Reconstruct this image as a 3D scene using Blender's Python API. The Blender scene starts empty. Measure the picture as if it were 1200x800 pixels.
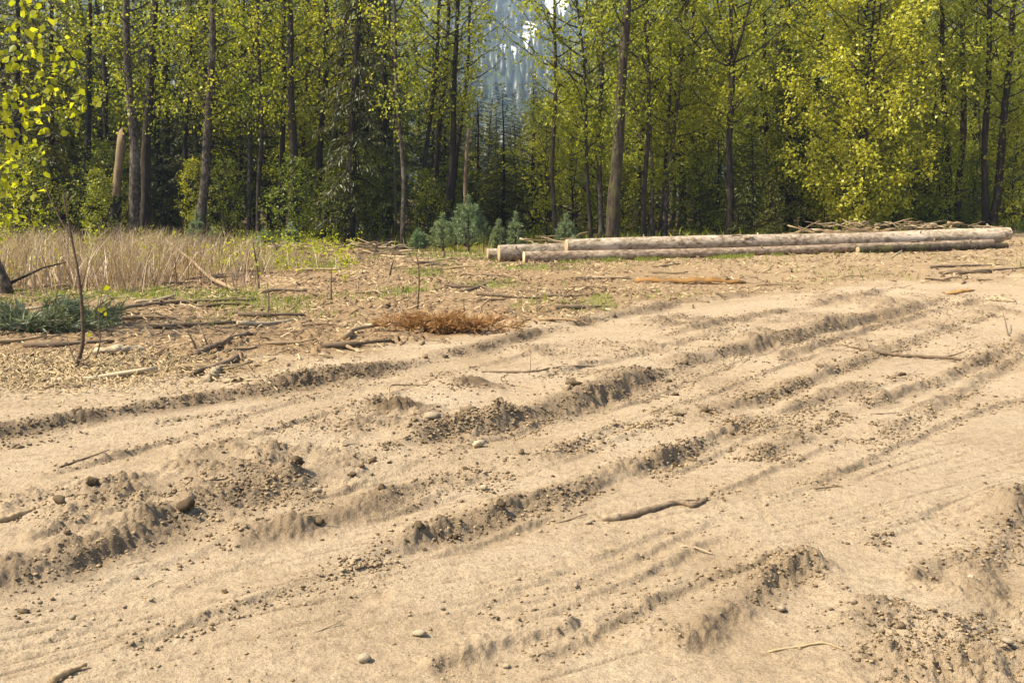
import bpy, math, random
import numpy as np
from mathutils import Vector, Matrix

R = math.radians
rng = np.random.default_rng(7)
random.seed(7)
scene = bpy.context.scene
COL = scene.collection

# ------------------------------------------------------------------ camera
CAM_H, PITCH, FPX = 1.6, R(8.53), 1167.0
cam = bpy.data.cameras.new('camera')
cam.sensor_width = 36.0
cam.lens = 35.0
cam.clip_start = 0.05
cam.clip_end = 9000
cam_o = bpy.data.objects.new('camera', cam)
COL.objects.link(cam_o)
cam_o.location = (0, 0, CAM_H)
cam_o.rotation_euler = (R(90) - PITCH, 0, 0)
scene.camera = cam_o

# ------------------------------------------------------------------ sky, sun, exposure
SUN_EL, SUN_AZ = R(52), R(-104)          # azimuth from +Y (away from the viewer) towards +X: from the left
sun_dir = Vector((math.sin(SUN_AZ) * math.cos(SUN_EL), math.cos(SUN_AZ) * math.cos(SUN_EL), math.sin(SUN_EL)))
world = bpy.data.worlds.new('World')
scene.world = world
world.use_nodes = True
nt = world.node_tree
nt.nodes.clear()
sky = nt.nodes.new('ShaderNodeTexSky')
sky.sky_type = 'NISHITA'
sky.sun_disc = False
sky.sun_elevation = SUN_EL
sky.sun_rotation = SUN_AZ
sky.altitude = 300
sky.dust_density = 2.5
bg = nt.nodes.new('ShaderNodeBackground')
bg.inputs[1].default_value = 0.13
wo = nt.nodes.new('ShaderNodeOutputWorld')
nt.links.new(sky.outputs[0], bg.inputs[0])
nt.links.new(bg.outputs[0], wo.inputs[0])
sl = bpy.data.lights.new('sun', 'SUN')
sl.energy = 5.0
sl.angle = R(0.6)
sl.color = (1.0, 0.90, 0.72)
so = bpy.data.objects.new('sun', sl)
COL.objects.link(so)
so.rotation_euler = sun_dir.to_track_quat('Z', 'Y').to_euler()
so.location = (-20, 10, 30)
vs = scene.view_settings
vs.view_transform = 'Standard'
vs.look = 'None'
vs.gamma = 1.0
vs.use_curve_mapping = False
vs.exposure = 1.2
cy = scene.cycles
cy.max_bounces = 6
cy.diffuse_bounces = 3
cy.transmission_bounces = 6
cy.transparent_max_bounces = 8
cy.volume_bounces = 0
cy.use_denoising = True
cy.sample_clamp_indirect = 6.0
cy.caustics_reflective = False
cy.caustics_refractive = False

# ------------------------------------------------------------------ numeric helpers
CT, ST = math.cos(PITCH), math.sin(PITCH)
def ray(px, py):
    a, b = (px - 600) / FPX, -(py - 400) / FPX
    return a, CT + b * ST, -ST + b * CT
def G(px, py):
    """point of flat ground seen in the photograph at (px, py)"""
    x, y, z = ray(px, py)
    t = CAM_H / -z
    return x * t, y * t
def AT(px, py, Y):
    """point at distance Y in the direction of (px, py)"""
    x, y, z = ray(px, py)
    t = Y / y
    return Vector((x * t, Y, CAM_H + z * t))

def _h(ix, iy, seed):
    n = (ix.astype(np.int64) * 374761393 + iy.astype(np.int64) * 668265263 + seed * 974634777) & 0x7fffffff
    n = ((n ^ (n >> 13)) * 1274126177) & 0x7fffffff
    return (n ^ (n >> 16)) & 0x7fffffff
def hash01(ix, iy, seed):
    return (_h(ix, iy, seed) % 100003) / 100003.0
def perlin(x, y, seed=0):
    ix, iy = np.floor(x), np.floor(y)
    fx, fy = x - ix, y - iy
    u, v = fx * fx * fx * (fx * (fx * 6 - 15) + 10), fy * fy * fy * (fy * (fy * 6 - 15) + 10)
    def g(ox, oy):
        a = hash01(ix + ox, iy + oy, seed) * 2 * np.pi
        return np.cos(a) * (fx - ox) + np.sin(a) * (fy - oy)
    a, b, c, d = g(0, 0), g(1, 0), g(0, 1), g(1, 1)
    return (a + (b - a) * u + (c - a) * v + (a - b - c + d) * u * v) * 1.5
def fbm(x, y, seed=0, octv=4, gain=.5):
    s, a, f = 0, 1.0, 1.0
    for o in range(octv):
        s = s + a * perlin(x * f + o * 17.3, y * f - o * 9.1, seed + o)
        a *= gain
        f *= 2.03
    return s
def lumps(x, y, seed=0):
    """rounded clods: dome height 0..1 of the nearest jittered cell"""
    ix, iy = np.floor(x), np.floor(y)
    best = np.zeros_like(x)
    for ox in (-1, 0, 1):
        for oy in (-1, 0, 1):
            cx, cy_ = ix + ox, iy + oy
            px = cx + .15 + .7 * hash01(cx, cy_, seed)
            py = cy_ + .15 + .7 * hash01(cx, cy_, seed + 1)
            r = .28 + .5 * hash01(cx, cy_, seed + 2) ** 1.5
            d2 = ((x - px) ** 2 + (y - py) ** 2) / (r * r)
            best = np.maximum(best, np.sqrt(np.clip(1 - d2, 0, 1)) * r * 1.5)
    return best
def sstep(a, b, x):
    t = np.clip((x - a) / (b - a), 0, 1)
    return t * t * (3 - 2 * t)
def catmull(P, n=6):
    P = [np.array(p, float) for p in P]
    Q = [2 * P[0] - P[1]] + P + [2 * P[-1] - P[-2]]
    out = []
    for i in range(1, len(Q) - 2):
        for k in range(n):
            t = k / n
            out.append(.5 * ((2 * Q[i]) + (-Q[i - 1] + Q[i + 1]) * t + (2 * Q[i - 1] - 5 * Q[i] + 4 * Q[i + 1] - Q[i + 2]) * t * t
                             + (-Q[i - 1] + 3 * Q[i] - 3 * Q[i + 1] + Q[i + 2]) * t ** 3))
    out.append(P[-1])
    return np.array(out)

# ------------------------------------------------------------------ mesh helpers
def mesh(name, V, F, smooth=False, attrs=None, mats=(), mi=None):
    me = bpy.data.meshes.new(name)
    V = np.asarray(V, np.float32)
    if isinstance(F, np.ndarray):
        Fs = [F]
    else:
        Fs = [np.asarray(f) for f in F if len(f)]
    me.vertices.add(len(V))
    me.vertices.foreach_set('co', V.ravel())
    loops = np.concatenate([f.ravel() for f in Fs]).astype(np.int32)
    sizes = np.concatenate([np.full(len(f), f.shape[1]) for f in Fs])
    me.loops.add(len(loops))
    me.loops.foreach_set('vertex_index', loops)
    me.polygons.add(len(sizes))
    st = np.concatenate([[0], np.cumsum(sizes)[:-1]]).astype(np.int32)
    me.polygons.foreach_set('loop_start', st)
    if smooth:
        me.polygons.foreach_set('use_smooth', np.ones(len(sizes), bool))
    for m in mats:
        me.materials.append(m)
    if mi is not None:
        me.polygons.foreach_set('material_index', np.asarray(mi, np.int32))
    for k, (dom, arr) in (attrs or {}).items():
        a = me.attributes.new(k, 'FLOAT', dom)
        a.data.foreach_set('value', np.asarray(arr, np.float32))
    me.update(calc_edges=True)
    return me
def obj(name, me, parent=None, mat=None, loc=None, kind=None):
    o = bpy.data.objects.new(name, me)
    COL.objects.link(o)
    if mat is not None and len(me.materials) == 0:
        me.materials.append(mat)
    if parent is not None:
        o.parent = parent
    if loc is not None:
        o.location = loc
    if kind:
        o['kind'] = kind
    return o
def tag(o, label, cat, group=None):
    o['label'] = label
    o['category'] = cat
    if group:
        o['group'] = group
    return o
def thing(name, label, cat, loc=(0, 0, 0), group=None):
    o = bpy.data.objects.new(name, None)
    o.empty_display_size = .2
    COL.objects.link(o)
    o.location = loc
    return tag(o, label, cat, group)

def tube(path, radii, sides=8, seed=0, rough=0.0, cap=True, flat=1.0):
    """tapered tube along a path (list of xyz); returns V, quads, tris"""
    P = np.array(path, float)
    n = len(P)
    T = np.gradient(P, axis=0)
    T /= np.linalg.norm(T, axis=1)[:, None] + 1e-9
    up = np.array([0, 0, 1.0]) if abs(T[:, 2]).mean() < .8 else np.array([1.0, 0, 0])
    A = np.cross(T, up); A /= np.linalg.norm(A, axis=1)[:, None] + 1e-9
    B = np.cross(T, A)
    ang = np.linspace(0, 2 * np.pi, sides, endpoint=False)
    r = np.asarray(radii, float)[:, None] * np.ones((1, sides))
    if rough:
        k = np.arange(n)[:, None] + seed * 31
        r = r * (1 + rough * (hash01(k + 0 * ang[None], np.arange(sides)[None] + 0 * k, seed) - .5) * 2)
    V = P[:, None] + r[..., None] * (np.cos(ang)[None, :, None] * A[:, None] + flat * np.sin(ang)[None, :, None] * B[:, None])
    V = V.reshape(-1, 3)
    i = np.arange(n - 1)[:, None] * sides
    j = np.arange(sides)[None]
    j2 = (j + 1) % sides
    Q = np.stack([i + j, i + j2, i + sides + j2, i + sides + j], -1).reshape(-1, 4)
    Tt = np.zeros((0, 3), int)
    if cap:
        V = np.vstack([V, P[0], P[-1]])
        c0, c1 = n * sides, n * sides + 1
        js = np.arange(sides)
        Tt = np.vstack([np.stack([np.full(sides, c0), (js + 1) % sides, js], -1),
                        np.stack([np.full(sides, c1), (n - 1) * sides + js, (n - 1) * sides + (js + 1) % sides], -1)])
    return V, Q, Tt
class Acc:
    def __init__(s): s.V, s.Q, s.T, s.n, s.a = [], [], [], 0, []
    def add(s, V, Q=None, T=None, val=None):
        s.V.append(V)
        k = 0
        if Q is not None and len(Q): s.Q.append(np.asarray(Q) + s.n); k += len(Q)
        if T is not None and len(T): s.T.append(np.asarray(T) + s.n)
        s.n += len(V)
    def mesh(s, name, smooth=False, mats=(), attrs=None):
        F = []
        if s.Q: F.append(np.vstack(s.Q))
        if s.T: F.append(np.vstack(s.T))
        nf = sum(len(f) for f in F)
        at = {'rnd': ('FACE', np.random.default_rng(nf).random(nf))}
        return mesh(name, np.vstack(s.V), F, smooth, at, mats)
def unit(v):
    return v / (np.linalg.norm(v, axis=-1, keepdims=True) + 1e-9)
def leaves(P, A, N, size, ratio=.75, fold=.12):
    """diamond leaf blades: base P, axis A, normal N"""
    A = unit(A)
    B = unit(np.cross(N, A))
    N = np.cross(A, B)
    s = np.asarray(size)[:, None]
    mid = P + A * s * .45
    V = np.stack([P, mid + B * s * ratio * .5 + N * s * fold, P + A * s - N * s * fold * .6, mid - B * s * ratio * .5 + N * s * fold], 1).reshape(-1, 3)
    Q = np.arange(len(P) * 4).reshape(-1, 4)
    return V, Q
def leaf_mesh(name, V, Q, mats, r=None):
    r = rng.random(len(Q)) if r is None else r
    return mesh(name, V, Q, False, {'rnd': ('FACE', r)}, mats)

# ------------------------------------------------------------------ materials
def mat(name, rough=.85):
    m = bpy.data.materials.new(name)
    m.use_nodes = True
    t = m.node_tree
    b = t.nodes['Principled BSDF']
    b.inputs['Roughness'].default_value = rough
    b.inputs['Specular IOR Level'].default_value = .25
    return m, t, b
def node(t, kind, **kw):
    n = t.nodes.new(kind)
    for k, v in kw.items():
        if k in n.inputs: n.inputs[k].default_value = v
        else: setattr(n, k, v)
    return n
def ramp(t, fac, stops):
    n = t.nodes.new('ShaderNodeValToRGB')
    el = n.color_ramp.elements
    while len(el) < len(stops): el.new(.5)
    for e, (p, c) in zip(el, stops):
        e.position = p
        e.color = (*c, 1) if len(c) == 3 else c
    if fac is not None: t.links.new(fac, n.inputs[0])
    return n
def noise(t, scale, detail=4, rough=.55, vec=None):
    n = node(t, 'ShaderNodeTexNoise')
    n.inputs['Scale'].default_value = scale
    n.inputs['Detail'].default_value = detail
    n.inputs['Roughness'].default_value = rough
    if vec is not None: t.links.new(vec, n.inputs['Vector'])
    return n
def mixc(t, fac, a, b, mode='MIX'):
    n = t.nodes.new('ShaderNodeMix')
    n.data_type = 'RGBA'
    n.blend_type = mode
    for s, i in ((fac, 0), (a, 6), (b, 7)):
        if hasattr(s, 'is_linked'): t.links.new(s, n.inputs[i])
        else: n.inputs[i].default_value = s if i == 0 else (*s, 1)
    return n.outputs[2]
def attr(t, name):
    n = t.nodes.new('ShaderNodeAttribute')
    n.attribute_name = name
    return n.outputs['Fac']
def math_(t, op, a, b):
    n = t.nodes.new('ShaderNodeMath')
    n.operation = op
    for i, s in enumerate((a, b)):
        if hasattr(s, 'is_linked'): t.links.new(s, n.inputs[i])
        else: n.inputs[i].default_value = s
    return n.outputs[0]
def bump(t, b, h, strength, dist, prev=None):
    n = t.nodes.new('ShaderNodeBump')
    n.inputs['Strength'].default_value = strength
    n.inputs['Distance'].default_value = dist
    t.links.new(h, n.inputs['Height'])
    if prev is not None: t.links.new(prev, n.inputs['Normal'])
    t.links.new(n.outputs[0], b.inputs['Normal'])
    return n.outputs[0]
def objco(t):
    return t.nodes.new('ShaderNodeTexCoord').outputs['Object']

def ground_material():
    m, t, b = mat('dirt', .95)
    b.inputs['Specular IOR Level'].default_value = .1
    co = objco(t)
    n1 = noise(t, .9, 6, .6, co)
    n2 = noise(t, 14, 6, .65, co)
    n3 = noise(t, 120, 4, .7, co)
    dry = ramp(t, n1.outputs[0], [(.28, (.29, .212, .126)), (.5, (.375, .282, .177)), (.74, (.415, .325, .215))]).outputs[0]
    sp = ramp(t, n2.outputs[0], [(.25, (.62, .58, .54)), (.5, (1, 1, 1)), (.8, (1.14, 1.13, 1.1))]).outputs[0]
    dry = mixc(t, .75, dry, sp, 'MULTIPLY')
    gr = ramp(t, n3.outputs[0], [(.25, (.42, .37, .32)), (.46, (1, 1, 1)), (.8, (1.25, 1.25, 1.22))]).outputs[0]
    dry = mixc(t, .85, dry, gr, 'MULTIPLY')
    n4 = noise(t, 45, 5, .7, co)
    dry = mixc(t, .6, dry, ramp(t, n4.outputs[0], [(.28, (.5, .45, .4)), (.48, (1, 1, 1)), (.8, (1.12, 1.12, 1.1))]).outputs[0], 'MULTIPLY')
    moist = ramp(t, n2.outputs[0], [(.3, (.075, .05, .028)), (.5, (.14, .097, .056)), (.8, (.25, .182, .11))]).outputs[0]
    turn = math_(t, 'MULTIPLY', attr(t, 'turn'), math_(t, 'ADD', math_(t, 'MULTIPLY', n2.outputs[0], 1.7), -.05))
    c = mixc(t, ramp(t, turn, [(.12, (0, 0, 0)), (.75, (1, 1, 1))]).outputs[0], dry, moist)
    lit = ramp(t, n2.outputs[0], [(.28, (.075, .045, .022)), (.45, (.2, .128, .066)), (.6, (.31, .212, .11)), (.78, (.4, .29, .158))]).outputs[0]
    lf = math_(t, 'MULTIPLY', attr(t, 'litter'), math_(t, 'ADD', math_(t, 'MULTIPLY', n2.outputs[0], 1.6), -.05))
    c = mixc(t, ramp(t, lf, [(.25, (0, 0, 0)), (.7, (1, 1, 1))]).outputs[0], c, lit)
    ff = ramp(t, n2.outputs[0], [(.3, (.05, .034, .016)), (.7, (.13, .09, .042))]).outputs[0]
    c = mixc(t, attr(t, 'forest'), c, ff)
    gf = math_(t, 'MULTIPLY', attr(t, 'green'), n2.outputs[0])
    c = mixc(t, ramp(t, gf, [(.3, (0, 0, 0)), (.55, (.75, .75, .75))]).outputs[0], c, (.15, .17, .035))
    t.links.new(c, b.inputs['Base Color'])
    v = node(t, 'ShaderNodeTexVoronoi', Scale=55.0)
    t.links.new(co, v.inputs['Vector'])
    p = bump(t, b, n2.outputs[0], .55, .03)
    p = bump(t, b, n3.outputs[0], .9, .012, p)
    p = bump(t, b, n4.outputs[0], .7, .015, p)
    bump(t, b, v.outputs['Distance'], .35, .008, p)
    return m
def soil_material(name, c0, c1, c2, sc=30):
    m, t, b = mat(name, .95)
    b.inputs['Specular IOR Level'].default_value = .1
    co = objco(t)
    n = noise(t, sc, 5, .65, co)
    c = ramp(t, n.outputs[0], [(.25, c0), (.5, c1), (.8, c2)]).outputs[0]
    r = t.nodes.new('ShaderNodeObjectInfo').outputs['Random']
    f = ramp(t, r, [(0, (.75, .73, .7)), (1, (1.15, 1.14, 1.1))]).outputs[0]
    c = mixc(t, 1.0, c, f, 'MULTIPLY')
    q = ramp(t, attr(t, 'rnd'), [(0, (.8, .8, .8)), (1, (1.1, 1.1, 1.1))]).outputs[0]
    c = mixc(t, 1.0, c, q, 'MULTIPLY')
    t.links.new(c, b.inputs['Base Color'])
    bump(t, b, n.outputs[0], .6, .02)
    return m
def bark_material(name, dark, mid, light, patch=.62, sc=(5, 5, 1.1), moss=0.0, lo=.36, hi=.66, gain=.82):
    m, t, b = mat(name, .9)
    co = objco(t)
    mp = node(t, 'ShaderNodeMapping')
    mp.inputs['Scale'].default_value = sc
    t.links.new(co, mp.inputs['Vector'])
    r = t.nodes.new('ShaderNodeObjectInfo').outputs['Random']
    w = math_(t, 'MULTIPLY', r, 40.0)
    n = node(t, 'ShaderNodeTexNoise', noise_dimensions='4D')
    n.inputs['Scale'].default_value = 3.0; n.inputs['Detail'].default_value = 7; n.inputs['Roughness'].default_value = .7
    t.links.new(mp.outputs[0], n.inputs['Vector']); t.links.new(w, n.inputs['W'])
    n2 = node(t, 'ShaderNodeTexNoise', noise_dimensions='4D')
    n2.inputs['Scale'].default_value = 1.3; n2.inputs['Detail'].default_value = 3
    t.links.new(co, n2.inputs['Vector']); t.links.new(w, n2.inputs['W'])
    c = ramp(t, n.outputs[0], [(lo, dark), ((lo + hi) / 2, mid), (hi, light)]).outputs[0]
    pf = ramp(t, n2.outputs[0], [(patch, (0, 0, 0)), (patch + .1, (.8, .8, .8))]).outputs[0]
    c = mixc(t, mixc(t, 1.0, pf, ramp(t, n.outputs[0], [(lo - .02, (0, 0, 0)), (lo + .1, (1, 1, 1))]).outputs[0], 'MULTIPLY'), c, light)
    if moss:
        n4 = noise(t, 2.2, 3, .5, co)
        c = mixc(t, ramp(t, n4.outputs[0], [(.5, (0, 0, 0)), (.68, (moss, moss, moss))]).outputs[0], c, (.1, .1, .025))
    f = ramp(t, r, [(0, (.7 * gain, .7 * gain, .7 * gain)), (1, (1.25 * gain, 1.22 * gain, 1.18 * gain))]).outputs[0]
    c = mixc(t, 1.0, c, f, 'MULTIPLY')
    t.links.new(c, b.inputs['Base Color'])
    bump(t, b, n.outputs[0], .9, .05)
    return m
def wood_material(name, c0, c1, c2):
    m, t, b = mat(name, .8)
    co = objco(t)
    mp = node(t, 'ShaderNodeMapping')
    mp.inputs['Scale'].default_value = (1.2, 14, 14)
    t.links.new(co, mp.inputs['Vector'])
    n = noise(t, 4, 6, .65, mp.outputs[0])
    c = ramp(t, n.outputs[0], [(.25, c0), (.5, c1), (.75, c2)]).outputs[0]
    r = t.nodes.new('ShaderNodeObjectInfo').outputs['Random']
    c = mixc(t, 1.0, c, ramp(t, r, [(0, (.6, .58, .55)), (1, (1.2, 1.2, 1.2))]).outputs[0], 'MULTIPLY')
    q = ramp(t, attr(t, 'rnd'), [(0, (.55, .52, .48)), (1, (1.15, 1.15, 1.12))]).outputs[0]
    c = mixc(t, .8, c, q, 'MULTIPLY')
    t.links.new(c, b.inputs['Base Color'])
    bump(t, b, n.outputs[0], .5, .01)
    return m
def foliage_material(name, dark, mid, light, trans=.45, gloss=.35):
    m, t, b = mat(name, .45)
    out = t.nodes['Material Output']
    co = t.nodes.new('ShaderNodeNewGeometry').outputs['Position']
    n = noise(t, .8, 3, .6, co)
    r = t.nodes.new('ShaderNodeObjectInfo').outputs['Random']
    f = math_(t, 'ADD', math_(t, 'MULTIPLY', attr(t, 'rnd'), .55), math_(t, 'MULTIPLY', n.outputs[0], .45))
    c = ramp(t, f, [(.18, dark), (.5, mid), (.82, light)]).outputs[0]
    c = mixc(t, 1.0, c, ramp(t, r, [(0, (.8, .86, .8)), (1, (1.15, 1.08, 1.0))]).outputs[0], 'MULTIPLY')
    t.links.new(c, b.inputs['Base Color'])
    b.inputs['Specular IOR Level'].default_value = gloss
    tr = t.nodes.new('ShaderNodeBsdfTranslucent')
    c2 = mixc(t, 1.0, c, (1.25, 1.2, .6), 'MULTIPLY')
    t.links.new(c2, tr.inputs['Color'])
    mx = t.nodes.new('ShaderNodeMixShader')
    mx.inputs[0].default_value = trans
    t.links.new(b.outputs[0], mx.inputs[1])
    t.links.new(tr.outputs[0], mx.inputs[2])
    t.links.new(mx.outputs[0], out.inputs['Surface'])
    return m

M = {}
M['dirt'] = ground_material()
M['clod'] = soil_material('clod_soil', (.16, .112, .064), (.27, .195, .113), (.36, .27, .165))
M['clod_dark'] = soil_material('moist_clod_soil', (.08, .055, .031), (.16, .112, .064), (.26, .19, .114))
M['stone'] = soil_material('pebble_stone', (.34, .265, .17), (.46, .37, .25), (.58, .49, .36), 9)
M['bark_grey'] = bark_material('grey_brown_bark', (.016, .011, .007), (.045, .032, .020), (.1, .08, .056), .68)
M['bark_birch'] = bark_material('birch_bark', (.02, .014, .009), (.075, .056, .038), (.22, .185, .14), .6, (5, 5, 3.0))
M['bark_dark'] = bark_material('dark_bark', (.010, .007, .004), (.027, .019, .012), (.06, .046, .03), .75)
M['bark_moss'] = bark_material('mossy_bark', (.016, .011, .006), (.05, .036, .022), (.115, .09, .06), .7, (5, 5, 1.0), .75)
M['bark_log'] = bark_material('log_bark', (.12, .084, .052), (.33, .25, .165), (.54, .44, .33), .55, (3.0, 4.5, 4.5), .2, .35, .62, 1.0)
M['bark_log2'] = bark_material('peeled_log_bark', (.11, .07, .04), (.29, .2, .125), (.49, .38, .26), .57, (2.6, 4.5, 4.5), .1, .35, .62, 1.0)
M['cut'] = wood_material('fresh_cut_wood', (.4, .28, .14), (.54, .4, .22), (.64, .5, .31))
M['plank'] = wood_material('orange_split_wood', (.26, .12, .03), (.4, .21, .06), (.52, .32, .12))
M['pale'] = wood_material('pale_split_wood', (.28, .2, .11), (.4, .31, .19), (.52, .43, .29))
M['stick'] = wood_material('weathered_stick_wood', (.06, .038, .021), (.14, .097, .057), (.26, .195, .125))
M['straw'] = wood_material('wood_shaving', (.42, .3, .155), (.6, .455, .25), (.7, .56, .35))
M['chip'] = wood_material('bark_chip', (.08, .045, .022), (.2, .13, .068), (.36, .255, .15))
M['snag'] = wood_material('bare_snag_wood', (.17, .11, .055), (.29, .205, .11), (.4, .3, .18))
M['leaf'] = foliage_material('spring_leaf', (0.169, 0.199, 0.017), (0.325, 0.345, 0.028), (0.494, 0.477, 0.058), .55)
M['leaf_deep'] = foliage_material('deep_green_leaf', (0.087, 0.114, 0.012), (0.174, 0.205, 0.018), (0.301, 0.307, 0.031), .5)
M['leaf_yellow'] = foliage_material('yellow_poplar_leaf', (0.322, 0.287, 0.020), (0.515, 0.474, 0.035), (0.669, 0.624, 0.088), .5, .5)
M['leaf_near'] = foliage_material('lime_leaf', (.26, .28, .015), (.38, .39, .02), (.5, .49, .05), .6, .2)
M['needle'] = foliage_material('cedar_frond', (0.024, 0.028, 0.004), (0.061, 0.063, 0.009), (0.128, 0.119, 0.016), .3)
M['needle_fir'] = foliage_material('fir_needle', (0.044, 0.050, 0.007), (0.090, 0.100, 0.013), (0.180, 0.178, 0.026), .3)
M['needle_blue'] = foliage_material('blue_pine_needle', (0.081, 0.124, 0.060), (0.162, 0.221, 0.114), (0.297, 0.351, 0.192), .3)
M['slope'] = foliage_material('slope_conifer', (.012, .018, .008), (.024, .034, .014), (.042, .055, .024), .1)
M['bough'] = foliage_material('cut_pine_needle', (.10, .12, .06), (.2, .22, .12), (.34, .35, .22), .25)
M['drygrass'] = foliage_material('dry_stalk', (.22, .14, .085), (.4, .285, .18), (.56, .45, .3), .3)
M['cane'] = foliage_material('dead_cane', (.16, .09, .06), (.3, .19, .13), (.46, .33, .24), .1)
M['grass'] = foliage_material('green_grass', (.11, .15, .015), (.2, .24, .025), (.32, .34, .06), .4)
M['brownfern'] = foliage_material('dead_frond', (.19, .09, .035), (.34, .18, .07), (.46, .28, .12), .25)

# ------------------------------------------------------------------ ground
# wheel ruts: pixel polyline, far-side berm width, berm height, drop width, rut depth, rut width, clod amount, moisture
RUTS = [
 ([(-60, 520), (0, 508), (100, 488), (200, 471), (300, 458), (360, 447), (430, 437), (520, 416), (600, 397), (680, 378), (760, 361), (850, 346), (930, 335)], .30, .055, .08, .050, .35, .8, .85),
 ([(-60, 532), (0, 521), (100, 507), (200, 492), (300, 477), (420, 455), (520, 436), (600, 419), (700, 396)], .12, .018, .05, .015, .15, .25, .3),
 ([(-60, 700), (0, 681), (60, 665), (120, 645), (200, 612), (260, 590), (330, 566), (400, 548), (450, 540)], .35, .045, .07, .035, .22, .95, .75),
 ([(440, 530), (500, 508), (560, 498), (620, 487), (700, 464), (760, 441), (820, 421), (900, 402), (970, 385), (1060, 364), (1120, 350)], .30, .075, .09, .075, .42, .7, .7),
 ([(330, 568), (400, 556), (470, 546), (540, 541), (600, 533)], .1, .012, .06, .05, .22, .2, .5),
 ([(260, 640), (300, 631), (360, 615), (420, 597), (470, 575), (520, 562), (580, 552), (650, 531), (700, 512)], .12, .030, .06, .028, .2, .7, .6),
 ([(0, 720), (100, 690), (200, 655), (300, 618), (380, 590)], .08, .012, .04, .012, .12, .2, .2),
 ([(400, 662), (440, 652), (500, 631), (560, 611), (620, 590), (680, 570), (740, 548), (800, 528), (860, 506), (930, 478), (1000, 454), (1060, 440)], .16, .040, .06, .030, .24, .9, .65),
 ([(200, 745), (300, 710), (380, 675), (440, 655)], .1, .014, .05, .014, .15, .35, .3),
 ([(740, 500), (800, 490), (850, 478), (900, 461), (960, 441), (1020, 418), (1080, 394), (1150, 372)], .18, .042, .06, .03, .24, .75, .6),
 ([(870, 540), (910, 524), (960, 500), (1010, 476), (1080, 452), (1150, 424), (1200, 398), (1260, 380)], .16, .034, .06, .028, .22, .8, .6),
 ([(1010, 520), (1070, 490), (1120, 462), (1170, 430), (1230, 395)], .12, .024, .05, .024, .18, .5, .45),
 ([(500, 790), (545, 773), (600, 752), (650, 733), (672, 722)], .12, .03, .04, .028, .3, .15, .25),
 ([(520, 722), (600, 690), (690, 655), (740, 632), (790, 612)], .05, .010, .025, .010, .07, .1, .15),
 ([(560, 725), (640, 695), (720, 660), (790, 628), (850, 600)], .05, .012, .025, .012, .07, .1, .15),
 ([(590, 735), (660, 708), (740, 676), (800, 645), (860, 622)], .05, .014, .025, .012, .08, .15, .2),
 ([(660, 742), (720, 715), (780, 690), (850, 655)], .05, .010, .025, .010, .07, .1, .15),
 ([(30, 760), (120, 725), (230, 680), (330, 640)], .05, .008, .025, .008, .07, .1, .1),
 ([(150, 760), (240, 725), (340, 690), (430, 668)], .05, .008, .025, .008, .07, .1, .1),
 ([(800, 765), (830, 742), (860, 714), (885, 690), (905, 674), (960, 668)], .12, .026, .05, .024, .15, .9, .6),
 ([(970, 790), (985, 765), (1005, 742), (1030, 722), (1048, 704)], .14, .034, .06, .028, .18, .9, .7),
 ([(1060, 685), (1110, 664), (1145, 652), (1165, 655)], .1, .03, .05, .025, .12, .7, .5),
 ([(1100, 770), (1125, 735), (1148, 700), (1165, 655), (1185, 615), (1215, 560)], .16, .05, .06, .03, .2, 1.0, .6),
 ([(888, 548), (893, 570), (899, 592), (906, 616)], .03, .008, .02, .014, .03, 0, .3),
 ([(830, 596), (880, 590), (940, 582), (1010, 575)], .05, .012, .025, .010, .07, .1, .1),
 ([(1010, 640), (1060, 610), (1110, 590)], .06, .012, .03, .010, .1, .2, .2),
 ([(560, 392), (700, 368), (800, 352), (900, 342)], .12, .025, .08, .02, .3, .4, .5),
 ([(780, 395), (860, 376), (950, 358), (1050, 340)], .14, .035, .08, .03, .3, .7, .6),
 ([(900, 425), (980, 396), (1060, 372), (1180, 348)], .14, .04, .07, .03, .3, .8, .6),
 ([(620, 445), (720, 420), (800, 400), (860, 385)], .1, .02, .06, .02, .2, .4, .4),
] + [([(a, b), (a + 110, b - 36 - q), (a + 220, b - 74 - 2 * q), (a + 330, b - 112 - 2 * q)], .05, .014, .022, .014, .08, .35, .4)
     for a, b, q in ((20, 640, 2), (60, 668, 0), (330, 600, 3), (410, 612, 2), (560, 575, 4), (640, 590, 6), (760, 560, 8), (820, 585, 10), (900, 590, 12), (330, 720, 6), (120, 770, 4), (660, 520, 2), (700, 480, 2), (880, 470, 2), (40, 560, -6), (200, 540, -4), (620, 770, 12))]
RUT_W = []
for pts, wf, a, wn, dep, wr, cl, tu in RUTS:
    W = np.array([G(*p) for p in catmull(pts, 3)])
    RUT_W.append((W, wf, a * .75, wn * 1.0, dep * .72, wr, cl, tu))
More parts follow.
